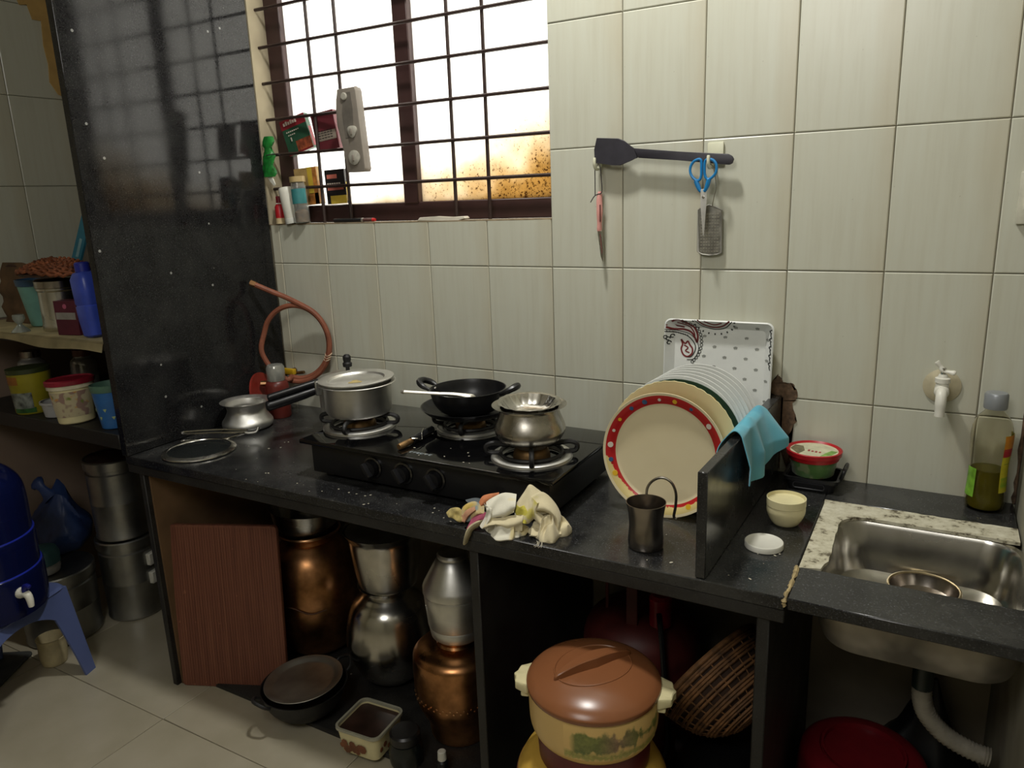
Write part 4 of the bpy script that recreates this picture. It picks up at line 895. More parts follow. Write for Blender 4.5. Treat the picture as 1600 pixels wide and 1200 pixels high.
for x, z, r in ((.008, -.002, .017), (.008, -.076, .021), (-.012, .096, .011)):
    dl = part('dial', lathe(B(), [(0, .006), (r*.8, .006), (r, .004), (r, 0)], 26, Matrix.Translation((x, -.018, z)) @ RX, (lambda a, q, z_: .10*math.sin(3*a)) if r == .017 else None), mat('pale_dial', S(176, 172, 160), .5, var=.1, scale=60), gp, 'pale round dial')
    if r > .015: part('dial_nub', bev(box(B(), x-.003, x+.003, -.0285, -.023, z-.010, z+.008), .001, 1), mat('grey_abs', S(134, 126, 116), .5), dl)
part('hook', tube(B(), smooth_pts([(-.006, .008, .108), (-.006, .026, .126), (-.006, .046, .116), (-.006, .048, .098)], 4), .003, 7), mat('grey_abs', S(134, 126, 116), .5), gp)
tw_ = thing('white_tube', 'leaning white plastic tube on the sill at the window left corner', 'tube', (-1.337, .003, WZ0), (0, rd(-9), 0))
part('tube', lathe(B(), [(0, .001), (.020, .001), (.0215, .004), (.0235, .100), (.0225, .112), (.019, .116), (0, .117)], 30), M_white, tw_)
part('cap', lathe(B(), [(.0222, .0), (.0228, .002), (.0228, .016), (.0218, .017)], 30), mat('white_cap', S(206, 206, 198), .35), tw_)
tj = thing('sauce_jar', 'clear jar with teal label and brown contents on the window sill', 'jar', (-1.292, .003, WZ0), (0, rd(-3), 0))
part('glass', lathe(B(), shell([(.020, .001), (.024, .004), (.0245, .110), (.021, .124), (.021, .130)], .0015), 32), M_clear, tj)
part('contents', lathe(B(), [(0, .004), (.021, .005), (.022, .036), (.012, .044), (0, .040)], 26), mat('brown_spice', S(136, 98, 58), .8, var=.25, scale=60), tj)
part('label', lathe(B(), [(.0252, .062), (.0252, .108)], 20, None, None, rd(-115), rd(10)), mat('teal_label', S(56, 128, 130), .5, var=.1), tj, 'teal paper label')
part('lid', lathe(B(), [(.0215, .128), (.0245, .129), (.0245, .146), (0, .147)], 30), mat('tan_lid', S(184, 160, 110), .5), tj)
rb = thing('sauce_bottle', 'small red bottle with cream base behind the white tube on the sill', 'bottle', (-1.392, .006, WZ0))
part('body', lathe(B(), [(0, .018), (.016, .018), (.016, .055), (.010, .064), (0, .064)], 24), M_red, rb); part('cap', lathe(B(), [(.009, .066), (.010, .067), (.010, .088), (0, .089)], 20), mat('dark_red_cap', S(120, 22, 34), .4), rb); part('base', lathe(B(), [(0, .001), (.017, .001), (.017, .019), (0, .019)], 24), mat('cream_base', S(200, 180, 140), .5), rb)
part('neck_ring', lathe(B(), [(.0095, .063), (.0125, .064), (.0095, .067)], 20), M_white, rb)
gk = thing('green_packet', 'crumpled green packet tied to the grille at the window left reveal', 'packet', (-1.405, .0, .340))
bm = B(); rows = []
for i in range(15):
    z = .062-.124*i/14; wd = .010+.014*abs(math.sin(i*.62+.4))+(.006 if i > 8 else 0)
    rows.append([(wd*math.cos(a)*(1+.25*math.sin(3*a+i))-.012*(i/14), .010*math.sin(a)*(1+.3*math.cos(2*a+i*.7)), z) for a in [2*PI*k/16 for k in range(16)]])
loft(bm, rows); part('packet', bm, mat('green_foil', S(34, 132, 52), .35, var=.25, scale=50), gk)
part('tie', tube(B(), smooth_pts([(-.004, -.012, .004), (.014, -.010, .006), (.024, .006, .008), (.030, .016, .004)], 3), .0016, 6), mat('dark_string', S(52, 46, 48), .8), gk)
part('paper_tail', bev(prism(B(), [(-.022, -.058), (.0, -.060), (.012, -.085), (.006, -.092), (-.012, -.075)], -.002, .002), .0006, 1), M_white, gk, 'white paper end')
pn = thing('marker_pen', 'black marker pen with red end lying on the window sill', 'pen', (-1.083, .014, WZ0+.0065))
part('barrel', tube(B(), [(-.085, 0, 0), (.030, 0, 0)], .0062, 12), M_blackpl, pn); part('cap', tube(B(), [(.032, 0, 0), (.070, 0, 0)], .0055, 12), mat('smoky_cap', S(92, 62, 58), .4), pn); part('band', tube(B(), [(.027, 0, 0), (.034, 0, 0)], .0065, 12), M_alu, pn)
part('end_plug', tube(B(), [(.069, 0, 0), (.079, 0, 0)], [.0058, .0045], 12), mat('red_end', S(206, 44, 44), .4), pn, 'red end')
single('folded_paper', bev(prism(B(), [(-.085, 0), (-.075, .010), (-.02, .012), (.03, .009), (.08, .011), (.086, .004), (.06, .0), (.0, .0)], -.012, .012), .002, 1), mat('paper', S(214, 208, 192), .8, var=.06), 'folded white paper strip lying on the sill under the right pane', 'paper', (-.755, .014, WZ0))

# ------------------------------------------------------------------ under the counter, left bay
ob = thing('wooden_board', 'brown wood-grain board leaning upright against the left end of the counter base', 'board', (-1.390, -.592, FL+.001), (rd(-5), 0, rd(23)))
t = NT('brown_board'); v = t.coord('Object', (60, 60, 1.5)); f = t.noise(v, 2.0, 4, .7)
c = t.ramp(f, [(.3, S(100, 58, 44)), (.5, S(120, 72, 54)), (.7, S(134, 86, 64))]); vo = t.noise(t.coord('Object'), 42, 2)
c = t.mix(t.math('MULTIPLY', t.math('GREATER_THAN', vo, .72), .35), c, S(176, 120, 90)); t.l(c, t.b.inputs['Base Color']); t.b.inputs['Roughness'].default_value = .55; t.bump(f, .3, .002)
part('board', bev(prism(B(), rrect(0, .334, 0, .510, .012, 4), 0, .016, 'y'), .002, 1), t.m, ob)
bm = B()
for i in range(41): box(bm, .006+i*.0080, .0082+i*.0080, -.0012, .001, .008, .502)
o = part('ridges', bm, t.m, ob); o['kind'] = 'stuff'
cp = thing('copper_pot', 'large dented copper water pot behind the brown board', 'pot', (-1.158, -.240, PB))
part('body', lathe(B(), shell(spline_prof([(.075, .0), (.110, .03), (.138, .10), (.147, .20), (.142, .27), (.120, .332), (.090, .368), (.080, .376)], 5)+[(.082, .39), (.092, .402), (.094, .404)], .002), 60, None, lambda a, r, z: .006*math.sin(5*a+z*20)*(z < .36)), M_copper, cp)
part('lip', tube(B(), [(.093*math.cos(a), .093*math.sin(a), .403) for a in [2*PI*i/48 for i in range(48)]], .0045, 8, True), M_copperlip, cp, 'bright rolled lip')
part('seam', tube(B(), [(.1485*math.cos(rd(a)), .1485*math.sin(rd(a)), .198+.006*math.sin(a*.15)-.0004*(a+60)) for a in range(-105, -30, 3)], .0022, 6), mat('dark_copper', (.10, .05, .03, 1), .6, .8), cp, 'dark crack-like seam')
single('steel_bowl', lathe(B(), shell(spline_prof([(.03, .0), (.065, .012), (.092, .040), (.108, .085), (.112, .098)], 5), .0015), 52), M_steel, 'steel mixing bowl sitting in the mouth of the large copper pot', 'bowl', (-1.166, -.248, PB+.383), (rd(-4), rd(3), 0))
sg = thing('water_pot', 'round-bellied steel water pot in the middle of the left bay', 'pot', (-.836, -.268, PB))
part('body', lathe(B(), shell(spline_prof([(.062, .0), (.098, .035), (.126, .105), (.128, .155), (.110, .235), (.078, .272), (.064, .285)], 5)+[(.066, .297), (.078, .306), (.084, .309)], .0016), 60), M_steel, sg)
s2 = thing('cooking_pot', 'deep steel pot stacked on the round-bellied steel water pot', 'pot', (-.826, -.268, PB+.311))
part('body', lathe(B(), shell(spline_prof([(.070, .0), (.085, .006), (.096, .07), (.104, .140), (.108, .158)], 5)+[(.113, .166), (.118, .175), (.119, .177)], .0015), 56), M_steel, s2)
part('lid', lathe(B(), [(.112, .172), (.105, .176), (.075, .186), (.03, .192), (0, .193)], 48), M_dull, s2)
c2 = thing('copper_pot', 'squat beaten copper pot beside the middle support slab', 'pot', (-.520, -.375, PB))
part('body', lathe(B(), spline_prof([(.068, .0), (.080, .004), (.086, .045), (.108, .095), (.116, .130), (.117, .222), (.110, .248), (.085, .262), (.052, .268)], 5)+[(.048, .274), (.050, .290), (0, .290)], 56), M_copper, c2)
bm = B()
for z in (.128, .136): 
    for i in range(40):
        a = 2*PI*(i+(.5 if z > .13 else 0))/40; r = .1165
        lathe(bm, [(0, .0016), (.0028, .0008), (.003, 0)], 6, Matrix.Translation((r*math.cos(a), r*math.sin(a), z)) @ Matrix.Rotation(a, 4, 'Z') @ Matrix.Rotation(PI/2, 4, 'Y'))
o = part('hammered_dots', bm, M_copperlip, c2); o['kind'] = 'stuff'
ac = thing('milk_can', 'ribbed aluminium can standing on the squat copper pot', 'can', (-.514, -.375, PB+.2915))
part('body', lathe(B(), [(0, .0), (.062, .0), (.068, .006), (.072, .030), (.0705, .033), (.074, .037), (.081, .120), (.0795, .124), (.083, .128), (.083, .142), (.080, .150), (.055, .196), (.044, .215), (.040, .219), (.042, .226), (.038, .232), (0, .234)], 52), M_alu, ac)
kf = thing('iron_wok', 'black iron wok on the floor slab in front of the copper pot', 'wok', (-.955, -.512, PB))
part('bowl', lathe(B(), shell(spline_prof([(.046, .0), (.078, .012), (.104, .042), (.117, .080), (.121, .088)], 5), .003), 56), M_blackmatt, kf)
for a in (rd(-108), rd(72)):
    c_, s_ = math.cos(a), math.sin(a); q = lambda d, w_, z: (c_*d-s_*w_, s_*d+c_*w_, z)
    part('handle', tube(B(), smooth_pts([q(.117, -.030, .080), q(.133, -.028, .092), q(.147, 0, .102), q(.133, .028, .092), q(.117, .030, .080)], 5), .0048, 8), M_blackmatt, kf)
single('steel_plate', lathe(B(), [(0, .006), (.080, .006), (.088, .0075), (.094, .012), (.108, .0145), (.109, .013), (.095, .010), (.089, .0055), (0, .004)], 56), M_dull, 'dull aluminium plate covering the black iron wok', 'lid', (-.954, -.512, PB+.0885), (rd(2), rd(-2), 0))
fb = thing('plastic_box', 'cream square plastic box with a brown printed side holding dark contents', 'box', (-.700, -.535, PB), (0, 0, rd(4)))
def rq(x, y, z, r): return [(a, b, z) for a, b in rrect(-x, x, -y, y, r, 5)]
part('body', loft(B(), [rq(.054, .052, .0, .016), rq(.058, .056, .004, .018), rq(.066, .064, .074, .020), rq(.064, .062, .074, .019), rq(.056, .054, .008, .016)], True, True), M_cream, fb)
part('rim', loft(B(), [rq(.065, .063, .070, .020), rq(.0695, .0675, .071, .022), rq(.0695, .0675, .078, .022), rq(.0635, .0615, .078, .018), rq(.0630, .0610, .071, .018)], False, False), mat('milky_rim', S(170, 168, 150), .4, var=.08), fb)
part('contents', loft(B(), [rq(.0615, .0595, .050, .017), rq(.0625, .0605, .066, .018)], True, True), mat('dark_brown_lid', S(62, 42, 36), .3, var=.25, scale=20), fb, 'dark brown contents')
bm = B()
for k in range(9): lathe(bm, [(0, .0012), (.007+.003*(k % 3), .0006), (.008, 0)], 7, Matrix.Translation((-.045+.008*k, -.0622+.0006*abs(k-4)*0, .028+.010*math.sin(k*1.9))) @ RX)
for k in range(5): lathe(bm, [(0, .0012), (.006+.002*(k % 2), .0006), (.007, 0)], 7, Matrix.Translation((.0630, -.040+.016*k, .030+.009*math.sin(k*2.3))) @ Matrix.Rotation(PI/2, 4, 'Y'))
o = part('printed_pattern', bm, mat('brown_print', S(122, 72, 44), .5, var=.2), fb); o['kind'] = 'stuff'
bj = thing('dark_jar', 'small black round jar beside the squat copper pot', 'jar', (-.575, -.545, PB))
part('body', lathe(B(), spline_prof([(0, .0), (.034, .0), (.042, .008), (.044, .04), (.038, .064)], 4)+[(.030, .068), (0, .068)], 36), mat('dark_green_glass', S(20, 26, 25), .25, var=.1), bj)
part('lid', lathe(B(), [(.036, .066), (.039, .068), (.039, .088), (.034, .093), (0, .094)], 32), M_blackpl, bj)
wb = thing('small_bottle', 'tiny white-capped bottle standing before the squat copper pot', 'bottle', (-.470, -.535, PB))
part('body', lathe(B(), [(0, .0), (.013, .0), (.014, .003), (.014, .034), (.009, .040), (0, .040)], 24), M_blackpl, wb); part('cap', lathe(B(), [(.0095, .039), (.0115, .040), (.0105, .062), (.008, .064), (0, .064)], 20), M_white, wb, 'white cap')
single('stopper', lathe(B(), [(0, .0), (.012, .0), (.015, .006), (.011, .012), (0, .014)], 16), mat('grey_stone_plastic', S(110, 104, 92), .6), 'small grey stopper lying between the dark jar and cream box', 'stopper', (-.632, -.520, PB))

# ------------------------------------------------------------------ middle bay
c1 = thing('casserole', 'lower yellow-lidded casserole on the floor under the brown-lidded one', 'casserole', (-.010, -.655, FL))
part('body', lathe(B(), spline_prof([(0, .002), (.120, .002), (.140, .012), (.147, .08), (.147, .24), (.146, .255)], 4)+[(0, .255)], 52), M_cream, c1)
part('lid', lathe(B(), [(.150, .245), (.153, .255), (.152, .275), (.147, .303), (.134, .328), (.118, .342), (.114, .343), (0, .343)], 56), mat('mustard_plastic', S(208, 168, 74), .35, var=.05), c1, 'mustard yellow lid')
part('lid_stripe', lathe(B(), [(.1490, .296), (.1494, .2955), (.1460, .3055), (.1452, .3055)], 56), mat('maroon_plastic_dark', S(96, 28, 34), .4), c1, 'thin maroon stripe')
c0 = thing('casserole', 'insulated casserole with glossy brown lid and landscape print, uppermost of two', 'casserole', (-.005, -.652, FL+.3445))
part('base_ring', lathe(B(), [(0, .0), (.104, .0), (.108, .004), (.111, .062), (0, .062)], 56), mat('maroon_plastic_dark', S(96, 28, 34), .4), c0, 'maroon base ring')
part('body', lathe(B(), spline_prof([(.104, .056), (.114, .060), (.122, .076), (.1245, .098), (.125, .143), (.125, .155)], 4)+[(0, .155)], 64), mat('casserole_cream', S(222, 186, 118), .36, var=.04, scale=6), c0)
lid0 = part('lid', lathe(B(), spline_prof([(.1275, .150), (.129, .156), (.127, .162), (.114, .173), (.085, .184), (.045, .191), (0, .193)], 5), 64), mat('brown_lid', S(136, 86, 54), .26, var=.04, scale=6), c0, 'glossy brown domed lid')
R1 = Matrix.Rotation(rd(56), 4, 'Z')
bm = B(); n = 16; loops = []
for i in range(n+1):
    x = -.086+.172*i/n; u = 1-abs(x)/.0862; wd = .0022+.016*u**.6; z0 = .178+.010*u-.004; zt_ = .191+.020*(max(0, 1-(x/.086)**2))**.8
    loops.append([tuple(R1 @ Vector(p)) for p in ((x, -wd, z0), (x, -wd*.75, zt_), (x, wd*.75, zt_), (x, wd, z0))])
part('handle', bev(loft(bm, loops), .0015, 1), mat('brown_lid', S(150, 82, 40), .24), lid0)
bm = B()
for s_ in (1, -1):
    P = [R1 @ Vector((.078*math.cos(a), s_*.060*math.sin(a), .1852+.0035*math.sin(a))) for a in [PI*i/20 for i in range(21)]]
    tube(bm, P, .0020, 6)
part('recess_edge', bm, mat('brown_lid', S(150, 82, 40), .24), lid0)
for a in (rd(196), rd(16)):
    c_, s_ = math.cos(a), math.sin(a); q = lambda d, w_, z: (c_*d-s_*w_, s_*d+c_*w_, z)
    hm = Matrix.Translation((c_*.128, s_*.128, .142)) @ Matrix.Rotation(a, 4, 'Z')
    bm = B(); loops = []
    for i in range(9):
        u = -1+2*i/8; w_ = .036*u; d = .024*(1-u*u)**.5+.002+.003*math.cos(u*9)
        loops.append([tuple(hm @ Vector(p)) for p in ((-.006, w_, -.010), (d, w_, -.008), (d, w_, .010), (-.006, w_, .013))])
    h = part('handle', bev(loft(bm, loops), .002, 1), M_cream, c0, 'cream side handle')
    part('handle_foot', bev(box(B(), -.006, .010, -.028, .028, -.022, -.012, hm), .002, 1), M_cream, h)
t = NT('landscape_print'); v = t.coord('Object'); sx = t.n('ShaderNodeSeparateXYZ'); t.l(v, sx.inputs[0])
cream = S(222, 186, 118)
zn = t.math('MULTIPLY', t.math('SUBTRACT', sx.outputs[2], .074), 14.5)
n1 = t.noise(v, 46, 4, .7); n2 = t.noise(t.coord('Object', (1, 1, .35)), 44, 2, .5); n3 = t.noise(v, 130, 3)
grass = t.math('MULTIPLY', t.math('SUBTRACT', .30, t.math('ADD', zn, t.math('MULTIPLY', t.math('SUBTRACT', n1, .5), .5))), 6, True)
grass = t.math('MULTIPLY', grass, t.math('MULTIPLY', t.math('ADD', zn, t.math('MULTIPLY', t.math('SUBTRACT', n3, .45), .5)), 9, True))
body = t.math('SUBTRACT', 1.0, t.math('MULTIPLY', t.math('ABSOLUTE', t.math('SUBTRACT', zn, .52)), 2.1), True)
tree = t.math('MULTIPLY', t.math('SUBTRACT', t.math('ADD', t.math('MULTIPLY', n2, 1.0), t.math('MULTIPLY', body, .42)), t.math('ADD', .60, t.math('MULTIPLY', n3, .18))), 11, True)
tree = t.math('MULTIPLY', tree, t.math('MULTIPLY', t.math('ADD', sx.outputs[0], -.006), 80, True))
fadex = t.math('MULTIPLY', t.math('SUBTRACT', .96, zn), 7, True)
c = t.mix(t.math('MULTIPLY', grass, .8), cream, t.ramp(n3, [(.35, S(112, 124, 52)), (.65, S(158, 160, 82))]))
mauve = t.math('SUBTRACT', 1.0, t.math('MULTIPLY', t.math('ABSOLUTE', t.math('SUBTRACT', sx.outputs[0], .086)), 34), True)
tc_ = t.mix(t.math('MULTIPLY', mauve, .9), t.ramp(n1, [(.38, S(66, 94, 46)), (.66, S(124, 140, 70))]), t.ramp(n1, [(.38, S(84, 58, 60)), (.64, S(140, 104, 98))]))
c = t.mix(t.math('MULTIPLY', t.math('MULTIPLY', tree, fadex), .85), c, tc_)
t.l(c, t.b.inputs['Base Color']); t.b.inputs['Roughness'].default_value = .38
part('landscape_print', lathe(B(), [(.1222, .074), (.1244, .090), (.1254, .105), (.1257, .1445), (.1254, .1450)], 40, None, None, rd(-92), rd(2)), t.m, c0, 'printed band of trees and meadow')
gc = thing('gas_cylinder', 'dark red gas cylinder at the back of the middle bay', 'gas cylinder', (-.080, -.180, PB))
M_cyl = mat('cylinder_red', S(92, 34, 30), .5, var=.2, scale=14, bump=.1)
part('body', lathe(B(), spline_prof([(0, .0), (.110, .004), (.142, .04), (.148, .10), (.148, .27), (.135, .335), (.095, .372), (.05, .382), (0, .384)], 5), 56), M_cyl, gc)
for a in (-160, -85, -10, 90): part('guard_post', bev(box(B(), -.004, .004, -.014, .014, .355, .480, Matrix.Rotation(rd(a), 4, 'Z') @ Matrix.Translation((.085, 0, 0))), .0015, 1), M_cyl, gc)
part('guard_ring', tube(B(), [(.085*math.cos(b), .085*math.sin(b), .482) for b in [2*PI*i/40 for i in range(40)]], .008, 8, True), M_cyl, gc)
part('regulator', lathe(B(), [(0, .36), (.014, .36), (.014, .375), (.026, .380), (.027, .450), (.020, .458), (0, .459)], 28, Matrix.Translation((.070, -.060, 0))), mat('regulator_red', S(150, 20, 40), .4), gc, 'bright red regulator cap')
part('supply_hose', tube(B(), smooth_pts([(.075, -.085, .42), (.085, -.105, .40), (.095, -.120, .36), (.110, -.140, .26), (.12, -.14, .12), (.10, -.16, .02)], 6), .0065, 8), M_blackpl, gc)
single('red_cup', lathe(B(), shell([(.020, .0), (.0235, .002), (.0255, .075)], .0015), 30), mat('regulator_red', S(150, 20, 40), .4), 'bright red plastic cup standing upside down on the gas cylinder shoulder', 'cup', (-.004, -.300, PB+.437), (rd(12), 0, 0)) if False else None
wkb = thing('wicker_basket', 'brown woven wicker basket tipped on its side against the right support slab', 'basket', (.184, -.370, FL+.352), (0, 0, 0))
ax = Vector((.74, -.27, -.46)).normalized(); bas = Matrix.Translation((0, 0, 0)) @ ax.to_track_quat('Z', 'Y').to_matrix().to_4x4()
bas = Matrix.Diagonal((.97, .97, .97, 1)) @ bas
prof = spline_prof([(.0, .075), (.04, .072), (.085, .050), (.115, .015), (.132, -.030), (.140, -.06)], 6)
M_wick = mat('wicker', S(124, 86, 50), .75, var=.3, scale=40, bump=.4)
part('lining', lathe(B(), [(max(0, r-.004), z-.004) for r, z in prof], 44, bas), mat('dark_wicker', S(60, 40, 26), .8, var=.2), wkb)
bm = B()
for i in range(22):
    k = i/21; q = prof[1+int(k*(len(prof)-2))]
    na = 56
    tube(bm, [bas @ Vector(((q[0]+.0022*math.sin(na/2*a+i*PI))*math.cos(a), (q[0]+.0022*math.sin(na/2*a+i*PI))*math.sin(a), q[1])) for a in [2*PI*j/na for j in range(na)]], .0034, 5, True)
o = part('woven_strands', bm, M_wick, wkb); o['kind'] = 'stuff'
bm = B()
for j in range(28):
    a = 2*PI*j/28; tube(bm, [bas @ Vector((q[0]*1.004*math.cos(a), q[0]*1.004*math.sin(a), q[1])) for q in prof[4::4]], .0016, 5)
o = part('ribs', bm, M_wick, wkb); o['kind'] = 'stuff'
part('rim', tube(B(), [bas @ Vector((.141*math.cos(a), .141*math.sin(a), -.062)) for a in [2*PI*j/48 for j in range(48)]], .006, 8, True), M_wick, wkb)
bp2 = thing('black_pot', 'black glossy pot under the wicker basket in the middle bay', 'pot', (.178, -.380, PB))
part('body', lathe(B(), spline_prof([(0, .0), (.070, .0), (.088, .012), (.096, .08), (.098, .175), (.099, .190)], 4)+[(.101, .193), (.099, .198), (.06, .211), (.02, .218), (0, .219)], 48), mat('black_enamel', S(16, 17, 18), .2, var=.1), bp2)

# ------------------------------------------------------------------ right bay under the sink
rbn = thing('red_basin', 'upturned dark red plastic basin on the floor below the sink', 'basin', (.452, -.262, PB))
part('shell', lathe(B(), spline_prof([(.146, .0), (.148, .006), (.140, .012), (.134, .10), (.128, .185), (.118, .205), (.105, .212)], 4)+[(.088, .213), (.084, .208), (0, .208)], 56), mat('basin_red', S(116, 20, 30), .35, var=.06), rbn)
part('foot_ring', lathe(B(), [(.082, .208), (.084, .218), (.079, .218), (.078, .207)], 48), mat('basin_red', S(116, 20, 30), .35), rbn)
bb = thing('black_bag', 'black polythene bag bunched behind the red basin', 'bag', (.555, -.062, PB))
bm = B(); loops = []
for i in range(16):
    u = i/15; rr = .060*(1-u**1.6)*(.8+.5*math.sin(PI*min(1, u*1.6)))+.006
    loops.append([(rr*(1+.16*math.sin(3*a+u*5)+.06*math.sin(7*a-u*4))*math.cos(a)*1.5+.02*u, rr*(1+.12*math.sin(4*a-u*3))*math.sin(a), .30*u) for a in [2*PI*j/36 for j in range(36)]])
part('bag', loft(bm, loops), mat('black_polythene', S(18, 18, 19), .35, var=.2), bb)

# ------------------------------------------------------------------ alcove shelves
US, LS = -.1585, -.424
bg_ = thing('paper_bag', 'brown paper bag with a crumpled top on the upper shelf at the far left', 'bag', (-2.135, -.420, US))
bm = B(); loops = []
for i in range(12):
    z = .185*i/11; k = 1-.22*(max(0, i-7)/4)**1.5
    loops.append([(x*k*(1+.05*math.sin(i*2.1+x*60)), y*k*(1+.08*math.sin(i*1.7+y*50)), z+(.012*math.sin(x*45+y*30) if i == 11 else 0)) for x, y in rrect(-.095, .095, -.06, .06, .022, 4)])
part('bag', loft(bm, loops), mat('brown_paper', S(98, 72, 46), .8, var=.25, scale=14, bump=.5), bg_)
part('bag_mouth', tube(B(), smooth_pts([(-.055, -.035, .178), (.0, -.045, .186), (.06, -.035, .176), (.062, .03, .180), (0, .042, .186), (-.055, .03, .178)], 4, True), .007, 7, True), mat('dark_brown_paper', S(66, 40, 30), .8, var=.2), bg_)
gs = thing('glass_tumbler', 'tiny upturned glass with a knob foot on the upper shelf edge', 'glass', (-1.925, -.585, US))
part('glass', lathe(B(), [(.026, .0), (.024, .004), (.012, .016), (.006, .022), (.012, .030), (.017, .040), (.016, .052), (0, .055)], 26), mat('smoky_glass', (.5, .55, .52, 1), .1, .3, var=.1, trans=.4), gs)
tc = thing('plastic_cup', 'tall tapered teal plastic cup on the upper shelf beside the steel canister', 'cup', (-1.985, -.478, US))
part('cup', lathe(B(), shell([(.034, .0), (.038, .003), (.058, .130)], .002), 36), mat('teal_plastic', S(110, 160, 150), .4, var=.06), tc)
part('band', lathe(B(), [(.0575, .128), (.061, .129), (.0635, .148), (.0605, .149), (.057, .132)], 36), mat('navy_band', S(42, 74, 104), .4), tc, 'dark blue rim')
cn = thing('steel_canister', 'shiny steel canister with lid on the upper shelf', 'canister', (-1.838, -.500, US))
part('body', lathe(B(), [(0, .0), (.056, .0), (.058, .003), (.058, .018), (.0565, .021), (.0565, .118), (.060, .122), (.0605, .136), (.055, .142), (0, .143)], 44), M_steel, cn)
part('lid', lathe(B(), [(.0605, .128), (.0625, .130), (.0625, .150), (.055, .155), (.010, .157), (.008, .166), (0, .167)], 44), M_dark_steel, cn)
mb = thing('maroon_box', 'small maroon carton with pale grey label on the upper shelf', 'box', (-1.697, -.552, US), (0, 0, rd(14)))
part('carton', rbox(-.040, .040, -.022, .022, 0, .100, .001, 1), mat('maroon_card', S(84, 24, 44), .5, var=.1), mb); part('printed_panel', box(B(), -.036, .034, -.0226, -.021, .046, .066), mat('pale_panel', S(150, 146, 140), .5), mb, 'pale grey panel'); part('side_print', box(B(), -.0406, -.039, -.018, .018, .006, .085), mat('cream_print', S(176, 150, 128), .5, var=.2, scale=60), mb)
part('emblem', lathe(B(), [(0, .0012), (.007, .0008), (.007, 0)], 14, Matrix.Translation((0.0, -.022, .084)) @ RX), mat('pink_emblem', S(180, 90, 120), .5), mb)
bbt = thing('water_bottle', 'flat blue plastic water bottle leaning at the shelf end by the partition', 'bottle', (-1.583, -.556, US), (0, rd(-5), 0))
bm = B(); part('body', loft(bm, [[(a, b, z) for a, b in rrect(-w_, w_, -d, d, min(w_, d)*.6, 4)] for z, w_, d in ((.0, .022, .022), (.006, .031, .028), (.05, .035, .031), (.088, .0355, .031), (.092, .032, .029), (.097, .0355, .031), (.165, .036, .031), (.182, .026, .024), (.186, .016, .016))]), mat('blue_bottle', S(62, 84, 190), .35, var=.08), bbt)
part('cap', lathe(B(), [(.017, .184), (.020, .185), (.020, .208), (.016, .212), (0, .212)], 24), mat('dark_blue_cap', S(38, 48, 150), .4), bbt)
wp = thing('woven_tray', 'orange-brown woven tray resting on top of the cup and canister', 'tray', (-1.835, -.500, US+.168), (rd(2), rd(1.0), 0))
bm = B()
for k in range(8):
    r = .022+.0125*k; tube(bm, [(r*math.cos(a)*1.20, r*math.sin(a)*.80, .008+.030*math.cos(k/7*1.4)+.004*math.sin(22*a+k*PI)+.006*math.sin(3*a)) for a in [2*PI*j/60 for j in range(60)]], .0058, 6, True)
o = part('woven_coils', bm, mat('orange_wicker', S(150, 86, 52), .7, var=.35, scale=50), wp); o['kind'] = 'stuff'
part('base', lathe(B(), [(0, .030), (.06, .028), (.108, .008), (.108, .001), (0, .001)], 40, Matrix.Diagonal((1.20, .80, 1, 1))), mat('dark_wicker', S(60, 40, 26), .8), wp)
ls_ = thing('blue_frame', 'grey board with bright blue edge strip leaning behind the upper shelf jars', 'board', (-2.02, -.245, US), (0, rd(-1), 0))
bm = B(); part('board', prism(bm, [(-.235, .0), (.20, .0), (.20, .41), (.050, .424), (-.225, .04)], .006, .012), mat('grey_board', S(112, 104, 92), .7, var=.15, scale=8), ls_)
part('edge_strip', bev(prism(B(), [(-.262, .04), (-.214, .03), (.070, .418), (.022, .432)], -.002, .014), .001, 1), mat('cyan_strip', S(52, 130, 156), .45, var=.08), ls_, 'bright blue edge strip')
part('printed_marks', prism(B(), [(-.122, .20), (-.108, .197), (-.065, .258), (-.078, .262)], -.0026, -.001), mat('cyan_marks', S(150, 190, 200), .5), ls_)
# lower shelf
yj = thing('plastic_jar', 'yellow-green printed jar on the lower shelf at the left', 'jar', (-1.985, -.555, LS), (0, rd(-2), 0))
part('body', lathe(B(), [(0, .0), (.052, .0), (.055, .004), (.061, .128), (.058, .130), (0, .130)], 40), mat('olive_yellow', S(158, 148, 36), .45, var=.15, scale=10), yj)
part('printed_label', lathe(B(), [(.0577, .020), (.0598, .070)], 14, None, None, rd(-100), rd(-30)), mat('label_mixed', S(120, 126, 120), .5, var=.45, scale=40), yj); part('printed_label', lathe(B(), [(.0569, .006), (.0577, .022)], 14, None, None, rd(-95), rd(-25)), mat('label_leaf', S(42, 92, 40), .4, var=.3, scale=60), yj, 'green label base'); part('printed_label', lathe(B(), [(.0603, .096), (.0614, .122)], 14, None, None, rd(-130), rd(-62)), mat('label_rust', S(150, 96, 40), .5), yj)
part('lid', lathe(B(), [(.0585, .128), (.062, .129), (.062, .143), (0, .144)], 40), mat('dark_green_lid', S(52, 62, 30), .5), yj)
